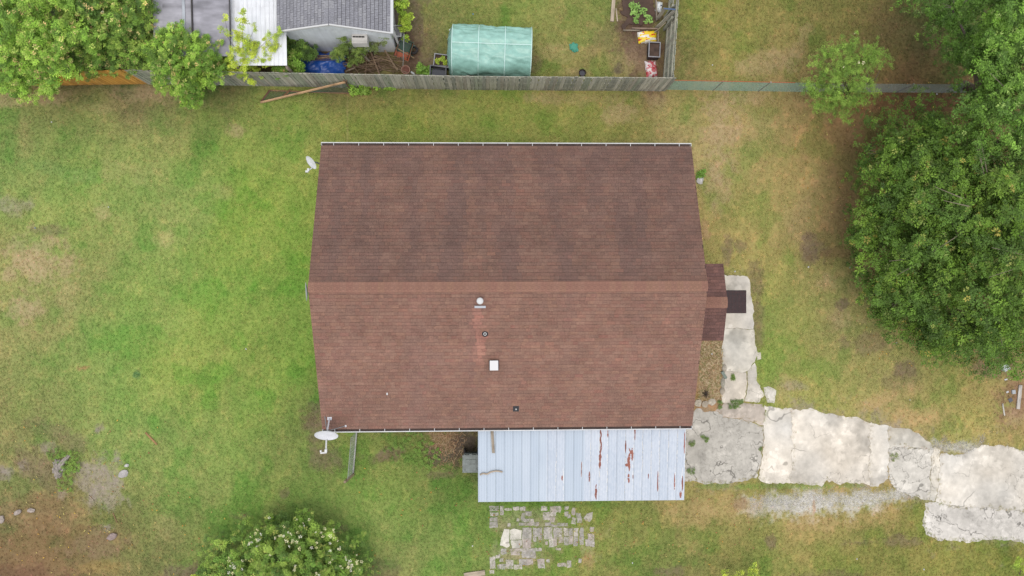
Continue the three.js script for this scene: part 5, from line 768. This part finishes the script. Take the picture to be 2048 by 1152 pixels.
// ---------------------------------------------------------------- garden bed by the right hand fence
{
  const O = W(1275, 25, 0), g = thing('garden_bed', 'dark soil garden bed edged with grey planks', 'garden bed', O), l = (x, y, h) => W(x, y, h).sub(O);
  const P = [W(1248, -60, 0), W(1308, -60, 0), W(1312, 48, 0), W(1246, 56, 0)]; part(g, 'soil', slabGeo(P, .04, .16).translate(-O.x, 0, -O.z), mSoil);
  part(g, 'plank', plank(l(1310, -40, .1), l(1313, 42, .1), .04, .16), mOldWood); part(g, 'plank', plank(l(1263, 57, .08), l(1315, 58, .08), .04, .12), M(C(176, 152, 134), { map: T.woodx })); part(g, 'plank', plank(l(1246, 61, .05), l(1279, 61, .05), .04, .08), mOldWood);
  for (const [px, py, r, n, t] of [[1268, 12, .17, 10, 'largest leafy plant at the top of the dark garden bed'], [1269, 25, .12, 6, 'small plant just below the largest one in the garden bed'], [1286, 22, .12, 6, 'small bright plant right of the largest one in the garden bed'], [1272, 36, .18, 8, 'lower left seedling in the dark garden bed'], [1293, 38, .18, 8, 'lower right seedling in the dark garden bed']]) {
    const p = W(px, py, .15).setY(.06), gg = thing('vegetable_plant', t, 'plant', p, 'plants in the garden bed'), li = []; for (let i = 0; i < n; i++) { const a = rr(0, 6.28), q = r * Math.sqrt(rnd()); li.push([new V3(Math.cos(a) * q, rr(.04, .2), Math.sin(a) * q), turnQ(.4), rr(.5, .85), C(...pick([[132, 172, 80], [146, 184, 92], [118, 158, 70]]), .85)]); } scatter(gg, 'leaves', sprBroad, mLeaf, li); part(gg, 'stem', rod(new V3(), new V3(0, .15, 0), .012, .008, 5), M(C(120, 140, 70)));
  }
  solo('plank', 'pale weathered plank lying left of the dark garden bed', 'plank', plank(W(1228, -10, .03), W(1224, 43, .03), .14, .04), mPaleWood);
  solo('stake', 'short thin stake beside the pale plank', 'stake', plank(W(1232, 17, .02), W(1235, 43, .02), .05, .03), mPaleWood);
  solo('fence_board', 'lower loose grey board leaning diagonally on the right hand fence', 'board', bar(W(1314, 55, .1), W(1349, 22, 1.5), .16, .025), greyTones[2]);
  solo('fence_board', 'upper loose grey board leaning beside the white bag', 'board', bar(W(1315, 38, .1), W(1330, 16, .8), .15, .025), greyTones[4]);
  solo('blue_strap', 'blue strap tied across the right hand fence', 'strap', plank(W(1328, 17, 1.0), W(1351, 19, 1.55), .06, .012), M(C(110, 134, 178)));
  solo('garden_stake', 'thin pale stake leaning over the yellow bag', 'stake', rod(W(1308, 66, .2), W(1332, 45, .9), .016, .014, 6), mPaleWood);
  solo('edging_board', 'thin grey edging board along the base of the right hand fence', 'board', plank(W(1316, 62, .06), W(1316, 84, .06), .05, .1), mOldWood);
}

// ---------------------------------------------------------------- bin, mat, stones, stump, scraps
{
  const lid = W(941, 928, 1.02), O = lid.clone().setY(0), g = thing('wheelie_bin', 'dark grey green wheelie bin standing half under the carport', 'bin', O), m1 = M(C(112, 122, 120), { roughness: .55, map: T.grain }), m2 = M(C(128, 138, 136), { roughness: .5, map: T.grain });
  const b = new THREE.BoxGeometry(.56, .92, .62), p = b.attributes.position; for (let i = 0; i < p.count; i++) if (p.getY(i) < 0) p.setXYZ(i, p.getX(i) * .8, p.getY(i), p.getZ(i) * .78); b.computeVertexNormals();
  part(g, 'body', worldUV(b.translate(0, .5, 0)), m1); const ld = part(g, 'lid', merge([box(.62, .05, .68, 0, .985, 0), box(.4, .02, .42, .01, 1.02, .04), box(.06, .02, .1, -.24, 1.018, .25), box(.06, .02, .1, .24, 1.018, .25)]), m2);
  part(ld, 'handle', merge([rod(new V3(-.26, .98, -.38), new V3(.26, .98, -.38), .018, .018, 8), box(.04, .04, .07, -.24, .98, -.35), box(.04, .04, .07, .24, .98, -.35), box(.1, .03, .07, 0, .99, -.35)]), m1);
  for (const s of [-1, 1]) part(g, 'wheel', cyl(.12, .12, .05, 18).rotateZ(Math.PI / 2).translate(s * .26, .12, -.3), mDark);
}
{
  const a = W(1452, 581, .04), b = W(1492, 626, .04), O = new V3((a.x + b.x) / 2, .031, (a.z + b.z) / 2), w = b.x - a.x, d = b.z - a.z, g = thing('doormat', 'black and dark red rubber grid doormat on the walkway', 'mat', O);
  part(g, 'backing', box(w, .008, d, 0, .005, 0), M(C(98, 66, 66), { map: T.grain }));
  const bars = []; for (let i = 0; i <= 14; i++) bars.push(box(.016, .014, d, -w / 2 + i / 14 * w, .013, 0)); for (let i = 0; i <= 16; i++) bars.push(box(w, .012, .016, 0, .013, -d / 2 + i / 16 * d));
  part(g, 'grid', merge(bars), M(C(58, 52, 56), { roughness: .6 }));
}
const stone = (px, py, w, h, d, m, label, name = 'stone', cat = 'stone', rot = 0) => { const o = solo(name, label, cat, lumpy(.5, 1, .34, 1.9, w, h, d, px * .013), m); o.position.copy(W(px, py, h * .3)).setY(h * .28); o.rotation.y = rot; return o; };
stone(1400, 360, .3, .2, .34, mWhiteStone, 'white stone on the grass beside the upper right roof edge');
stone(1449, 737, .2, .12, .34, M(C(196, 186, 170), { map: T.grain }), 'upper oval edging stone between dry bed and walkway');
stone(1446, 766, .18, .12, .42, M(C(182, 176, 160), { map: T.grain }), 'long edging stone at the left side of the walkway');
stone(1445, 782, .22, .12, .3, M(C(190, 178, 160), { map: T.grain }), 'edging stone below the long one beside the walkway');
solo('edging_brick', 'grey green brick tilted against the walkway edge', 'brick', plank(W(1444, 743, .07), W(1452, 757, .05), .11, .09), M(C(150, 162, 150), { map: T.grain }));
stone(1396, 806, .3, .1, .3, M(C(204, 192, 172), { map: T.grain }), 'left edging stone below the dry flower bed by the roof');
stone(1410, 808, .3, .1, .28, M(C(196, 182, 162), { map: T.grain }), 'middle edging stone at the foot of the dry flower bed');
stone(1424, 804, .36, .1, .28, M(C(214, 202, 182), { map: T.grain }), 'right pale edging stone at the foot of the dry flower bed');
stone(36, 1025, .32, .16, .2, mStone, 'middle of three pinkish stones at the lower left edge', 'stone', 'stone', .5);
stone(62, 1021, .3, .16, .18, mStone, 'rightmost of three pinkish stones at the lower left edge');
stone(3, 1039, .2, .16, .32, mStone, 'leftmost pinkish stone cut by the left edge');
stone(224, 1073, .4, .18, .24, M(C(176, 156, 150), { map: T.grain }), 'single pinkish stone on bare soil at the lower left', 'stone', 'stone', .4);
stone(253, 931, .18, .12, .14, mWhiteStone, 'small white stone on the lawn right of the stump');
stone(246, 948, .42, .14, .3, M(C(200, 194, 192), { map: T.grime }), 'pale rock half buried in sandy soil right of the stump', 'stone', 'stone', .3);
{ // dry spiky plant in the bed
  const O = W(1411, 788, 0), g = thing('dead_plant', 'dark dead spiky plant in the dry bed by the roof edge', 'plant', O), l = []; for (let i = 0; i < 60; i++) { const a = rr(0, 6.28), e = rr(.2, 1.1), L = rr(.12, .26); l.push(rod(new V3(0, .02, 0), new V3(Math.cos(a) * Math.cos(e) * L, .02 + Math.sin(e) * L, Math.sin(a) * Math.cos(e) * L), .007, .003, 4)); } part(g, 'stalks', merge(l), M(C(96, 84, 74)));
}
{ // grey stump with roots
  const O = W(120, 935, 0), g = thing('tree_stump', 'gnarled grey stump with spreading roots on the left lawn', 'stump', O), m = M(C(178, 168, 158), { map: T.bark }), gs = [];
  part(g, 'core', lumpy(.5, 3, .7, 4.2, .36, .4, .62, 2).translate(-.02, .06, .05), m);
  for (const [px, py, h, r] of [[139, 909, .12, .06], [130, 912, .2, .07], [107, 920, .14, .06], [112, 930, .1, .05], [112, 958, .06, .07], [104, 925, .08, .04], [128, 940, .1, .05], [116, 950, .12, .06]]) gs.push(rod(new V3(rr(-.06, .06), .2, rr(-.06, .06)), W(px, py, h)  .sub(O).setY(.02), r * 1.5, r * .6, 7));
  part(g, 'roots', merge(gs), m);
}
const scrap = (name, label, cat, px, py, w, h, d, m, rot = 0) => { const o = solo(name, label, cat, box(w, h, d, 0, h / 2, 0), m); o.position.copy(W(px, py, h)).setY(.004); o.rotation.y = rot; };
{
  const O = W(2012, 735, .18).setY(0), g = thing('white_box', 'square white box on bare soil under the right hand tree', 'box', O); g.rotation.y = .55;
  part(g, 'body', box(.24, .16, .24, 0, .085, 0), M(C(206, 214, 214), { map: T.metal })); part(g, 'lid', box(.27, .025, .27, 0, .178, 0), M(C(222, 228, 228), { map: T.metal }));
  solo('bleached_board', 'long bleached board at the right edge under the tree', 'board', plank(W(2041, 770, .03), W(2036, 818, .03), .14, .04), M(C(214, 206, 196), { map: T.woodx }));
  solo('white_stick', 'thin white stick lying on bare soil at the right edge', 'stick', plank(W(2005, 807, .02), W(2009, 831, .02), .05, .03), M(C(222, 216, 206), { map: T.woodx }));
  scrap('slate_scrap', 'dark grey scrap beside the bleached board', 'scrap', 2021, 800, .16, .02, .16, M(C(104, 106, 114)), .5);
  scrap('slate_scrap', 'small grey and white block touching the bleached board', 'scrap', 2028, 784, .14, .06, .16, M(C(196, 200, 204)), .1);
  scrap('litter', 'white scrap just below the white box', 'litter', 2012, 759, .12, .02, .06, mWhite, .2); scrap('litter', 'white scrap left of the bleached board', 'litter', 2015, 784, .1, .02, .07, mWhite, .4);
  for (const [px, py, l] of [[1700, 535, 'tiny white scrap on the bare grass near the dark patch'], [1617, 534, 'tiny white scrap left of the dark soil patch'], [1470, 543, 'white scrap at the upper end of the walkway'], [1424, 708, 'white pebble in the dry bed below the porch roof'], [1793, 686, 'white scrap on the grass under the tree edge'], [1820, 800, 'white scrap on the dry grass above the driveway'], [1714, 1118, 'white scrap on the grass at the lower right'], [1848, 1139, 'white scrap near the bottom edge below the driveway'], [103, 244, 'white scrap near the upper left of the lawn'], [492, 698, 'small pale scrap on the lawn left of the house'], [217, 414, 'tiny white scrap in the middle of the left lawn'], [70, 456, 'pale blue scrap on the left lawn'], [1265, 1126, 'white scrap on the lawn below the carport'], [945, 1092, 'white scrap on the lawn left of the old patio'], [1425, 130, 'white scrap on the grass right of the fence corner'], [1969, 140, 'pale scrap in the leaf litter near the top right tree'], [1874, 188, 'grey scrap at the foot of the wire fence'], [946, 28, 'blue scrap on the grass above the greenhouse']]) scrap('litter', l, 'litter', px, py, rr(.035, .07), .02, rr(.03, .06), /blue/.test(l) ? M(C(120, 160, 190)) : mWhite, rr(0, 3));
  solo('bark_strip', 'orange brown strip of bark lying on the left lawn', 'bark', plank(W(291, 865, .02), W(314, 889, .02), .07, .03), M(C(178, 138, 92), { map: T.woodx }));
  solo('twig', 'thin pale twig below the sandy patch on the left lawn', 'twig', rod(W(178, 992, .02), W(187, 1001, .02), .016, .012, 6), mPaleWood);
  solo('twig', 'dry brown twig at the right of the lower left soil', 'twig', rod(W(226, 1026, .02), W(234, 1045, .02), .02, .012, 6), mRedWood);
  solo('old_plank', 'short pale plank at the bottom edge left of the patio', 'plank', plank(W(928, 1151, .04), W(970, 1145, .04), .2, .06), mPaleWood);
  solo('roof_scrap', 'tiny white scrap on the lower left of the brown roof', 'litter', box(.05, .02, .08).translate(...(() => { const w = W(774, 788, 3.15); w.y = roofY(toHouse(w).z) + .025; return w.toArray(); })()), mWhite);
}
// ---------------------------------------------------------------- old patio of sunk pavers
{
  const O = W(1080, 1072, 0), g = thing('paver_patio', 'old grey paver patio half overgrown by grass below the carport', 'patio', O);
  const mats = [[196, 188, 180], [188, 182, 174], [204, 196, 186], [182, 176, 168], [192, 180, 170]].map(c => M(C(...c, .64), { map: T.grain })), mPale = M(C(228, 224, 216, .64), { map: T.concrete });
  const pv = (px, py, w, d, m, top = .011) => { // pixel box centre and size
    const a = W(px - w / 2, py - d / 2, 0), b = W(px + w / 2, py + d / 2, 0); const o = part(g, 'paver', slabGeo([new V3(a.x, 0, a.z), new V3(b.x, 0, a.z), new V3(b.x, 0, b.z), new V3(a.x, 0, b.z)], top + rr(-.003, .003), .03, .07, rnd() < .6).translate(-O.x, 0, -O.z), m ?? pick(mats));
  };
  const q = (x, y) => [960 + x / 7.68, 1000 + y / 7.68];
  // [x0, y0, x1, y1] read from the enlarged photograph, 7.68 enlarged pixels to one
  for (const [x0, y0, x1, y1, m] of [[146, 98, 290, 165], [156, 193, 282, 240], [158, 272, 262, 328], [160, 345, 268, 415], [318, 105, 366, 235], [390, 130, 490, 156], [520, 110, 600, 150], [620, 110, 700, 160], [640, 195, 690, 325], [710, 175, 800, 235], [560, 280, 600, 320], [690, 290, 760, 330], [765, 290, 830, 340], [600, 350, 680, 390], [690, 350, 790, 395], [800, 345, 900, 390], [415, 365, 460, 405], [950, 98, 1040, 155], [1080, 95, 1155, 180], [1165, 95, 1230, 185], [965, 190, 1070, 300], [1080, 190, 1160, 235], [1075, 250, 1140, 335], [1000, 345, 1080, 390], [1090, 375, 1180, 400], [1190, 345, 1270, 385], [1280, 345, 1360, 385], [1290, 105, 1350, 150], [1300, 180, 1350, 240], [1410, 120, 1465, 220], [1490, 205, 1550, 335], [1410, 270, 1460, 355], [1340, 225, 1385, 270],
    [650, 432, 785, 590], [650, 600, 785, 735], [815, 425, 880, 560], [888, 425, 945, 560], [982, 420, 1040, 590], [1046, 420, 1108, 590], [1135, 425, 1195, 560], [1202, 425, 1260, 560], [1300, 425, 1355, 540], [1370, 425, 1425, 545], [1450, 430, 1505, 555], [1540, 425, 1595, 550], [820, 575, 862, 630], [900, 570, 950, 610], [1070, 600, 1125, 725], [1132, 570, 1180, 700], [1300, 565, 1360, 690], [1372, 560, 1428, 680], [1450, 565, 1500, 710], [1535, 562, 1597, 695], [1220, 575, 1280, 650], [1010, 640, 1040, 690], [1700, 420, 1748, 480], [1670, 512, 1752, 595], [1630, 605, 1752, 715],
    [480, 750, 600, 850], [610, 745, 740, 790], [640, 795, 750, 890], [755, 750, 850, 880], [860, 740, 950, 780], [1170, 745, 1240, 780], [310, 750, 400, 830], [160, 870, 230, 1040], [270, 990, 380, 1055], [245, 850, 290, 890], [300, 905, 345, 950], [395, 930, 500, 1040], [600, 920, 700, 985], [705, 910, 800, 990], [520, 995, 640, 1050], [880, 905, 990, 975], [885, 980, 998, 1040], [1200, 970, 1330, 1010], [1345, 930, 1400, 1025], [150, 1070, 205, 1125], [1520, 900, 1560, 960], [1030, 920, 1070, 945]]) { const a = q(x0, y0), b = q(x1, y1); pv((a[0] + b[0]) / 2, (a[1] + b[1]) / 2, b[0] - a[0] + 1.2, b[1] - a[1] + 1.2); }
  for (const P of [[[300, 690], [330, 560], [370, 440], [448, 450], [448, 610], [460, 700], [410, 730]], [[456, 460], [520, 440], [636, 470], [636, 608], [458, 612]], [[470, 622], [640, 618], [640, 680], [600, 735], [500, 740]]]) part(g, 'paver', slabGeo(poly(q, P), .02, .02, .1).translate(-O.x, 0, -O.z), mPale);
  part(g, 'paver', slabGeo(poly(q, [[1590, 270], [1640, 205], [1735, 180], [1725, 290], [1690, 335], [1620, 320]]), .016, .02, .1).translate(-O.x, 0, -O.z), mats[2]);
}
console.log('objects done');

// ---------------------------------------------------------------- grass blades, straw, pebbles, fallen leaves
const sample = (x, z) => { const i = clamp(Math.floor((x - LX0) / MPT), 0, TW - 1), j = clamp(Math.floor((z - LZ0) / MPT), 0, TH - 1); return j * TW + i; };
const bare = new Uint8Array(TW * TH);
for (const P of keepOut) { let a = 1e9, b = -1e9, c = 1e9, d = -1e9; for (const v of P) { a = Math.min(a, v.x); b = Math.max(b, v.x); c = Math.min(c, v.z); d = Math.max(d, v.z); } for (let z = c; z < d; z += MPT) for (let x = a; x < b; x += MPT) if (inPoly(x, z, P) && inPoly(x - .07 - .1 * hash(x * 40 | 0, z * 40 | 0), z, P) && inPoly(x + .07, z, P) && inPoly(x, z - .07, P) && inPoly(x, z + .07 + .1 * hash(z * 40 | 0, x * 40 | 0), P)) bare[sample(x, z)] = 1; }
{
  const pos = []; const old = seed; seed = 5; for (let i = 0; i < 7; i++) { const a = i * .9 + rr(-.3, .3), r = rr(0, .02), L = rr(.035, .06), lean = rr(.3, 1.1), b = new V3(Math.cos(a) * r, 0, Math.sin(a) * r), s = new V3(-Math.sin(a), 0, Math.cos(a)).multiplyScalar(.0055), t = b.clone().add(new V3(Math.cos(a) * L * Math.sin(lean), L * Math.cos(lean), Math.sin(a) * L * Math.sin(lean))); for (const v of [b.clone().add(s), b.clone().sub(s), t]) pos.push(v.x, v.y, v.z); } seed = old;
  const tuft = new THREE.BufferGeometry(); tuft.setAttribute('position', new THREE.Float32BufferAttribute(pos, 3)); tuft.computeVertexNormals();
  const N = 300000, list = [], hw = HL - .5, hz = HR - .6;
  const a = W(-30, -30, 0), b = W(2080, 1190, 0);
  for (let n = 0; n < N; n++) {
    const x = rr(a.x, b.x), z = rr(a.z, b.z), k = sample(x, z); if (bare[k] || rnd() > LC[k]) continue;
    const lx = x - HC.x, lz = z - HC.z; if (Math.abs(lx) < hw && Math.abs(lz) < hz) continue;
    const f = rr(.8, 1.22), st = rnd() < .08 ? 1 : 0, cr = LR[k] + st * 34, cg = LG[k] + st * 16, cb = LB[k] + st * 24;
    list.push([new V3(x, 0, z), new THREE.Quaternion().setFromAxisAngle(UP, rr(0, 6.283)), rr(.65, 1.25), C(clamp(cr, 10, 250), clamp(cg, 10, 250), clamp(cb, 10, 250), KA * 1.85 * f)]);
  }
  const o = scatter(scene, 'lawn_grass', tuft, new THREE.MeshStandardMaterial({ color: 0xffffff, roughness: .8, side: THREE.DoubleSide }), list); tag(o, 'short green and straw coloured grass covering the yard', 'grass', null, 'stuff');
  console.log('tufts', list.length);
}
{
  const strawG = box(.12, .006, .014), sl = []; for (let i = 0; i < 1500; i++) { const p = W(rr(1398, 1446), rr(682, 800), .01); p.y = rr(.005, .03); sl.push([p, turnQ(.25), rr(.6, 1.5), C(...pick([[216, 188, 146], [196, 168, 126], [228, 204, 164], [170, 140, 106], [150, 150, 90]]))]); }
  for (let i = 0; i < 500; i++) { const p = W(892 + (rnd() + rnd() + rnd() - 1.5) * 34, 888 + (rnd() + rnd() + rnd() - 1.5) * 44, .01); p.y = rr(.005, .03); sl.push([p, turnQ(.25), rr(.5, 1.3), C(...pick([[196, 160, 120], [170, 130, 96], [206, 176, 140]]))]); }
  tag(scatter(scene, 'straw_mulch', strawG, M(new THREE.Color(1, 1, 1)), sl), 'dry straw mulch lying in the beds against the house', 'straw', null, 'stuff');
  const peb = lumpy(.5, 0, .3, 2, 1, .6, .8, 3), pl = []; for (let i = 0; i < 6000; i++) { const t = rnd(), px = 1500 + 330 * t, py = 1003 - 12 * t + (rnd() + rnd() + rnd() - 1.5) * 22, p = W(px, py, 0), k = sample(p.x, p.z); if (LC[k] > .5 || bare[k]) continue; p.y = .006; const v = rr(150, 226); pl.push([p, turnQ(1), rr(.01, .03), C(v + 10, v + 8, v + 4, .66)]); }
  for (let i = 0; i < 1500; i++) { const p = W(rr(1860, 2000), rr(865, 910), 0), k = sample(p.x, p.z); if (LC[k] > .45 || bare[k]) continue; p.y = .006; const v = rr(150, 220); pl.push([p, turnQ(1), rr(.015, .04), C(v, v - 2, v - 6, .66)]); }
  tag(scatter(scene, 'gravel', peb, M(new THREE.Color(1, 1, 1)), pl), 'pale crushed gravel strip below the driveway', 'gravel', null, 'stuff');
  const lf = sprig(1, .07, .04, .01, 21, 0), ll = [], zone = [[700, 1140, 60, 50, .5], [250, 1060, 250, 90, 1], [1330, 1060, 180, 70, .8], [860, 990, 160, 60, .3], [1800, 190, 160, 30, 1], [1860, 640, 150, 90, .6], [150, 960, 180, 120, .7], [1700, 340, 120, 120, .5], [1080, 1080, 130, 60, .4]];
  for (let i = 0; i < 900; i++) { const z = pick(zone); if (rnd() > z[4]) continue; const p = W(z[0] + rr(-1, 1) * z[2], z[1] + rr(-1, 1) * z[3], .02); p.y = rr(.02, .05); ll.push([p, turnQ(.4), rr(.6, 1.3), C(...pick([[214, 178, 70], [196, 150, 60], [182, 128, 74], [206, 190, 110], [160, 110, 70]]), .7)]); }
  tag(scatter(scene, 'fallen_leaves', lf, mLeaf, ll), 'yellow and brown fallen leaves sprinkled over the grass', 'leaves', null, 'stuff');
}
renderer.render(scene, camera);
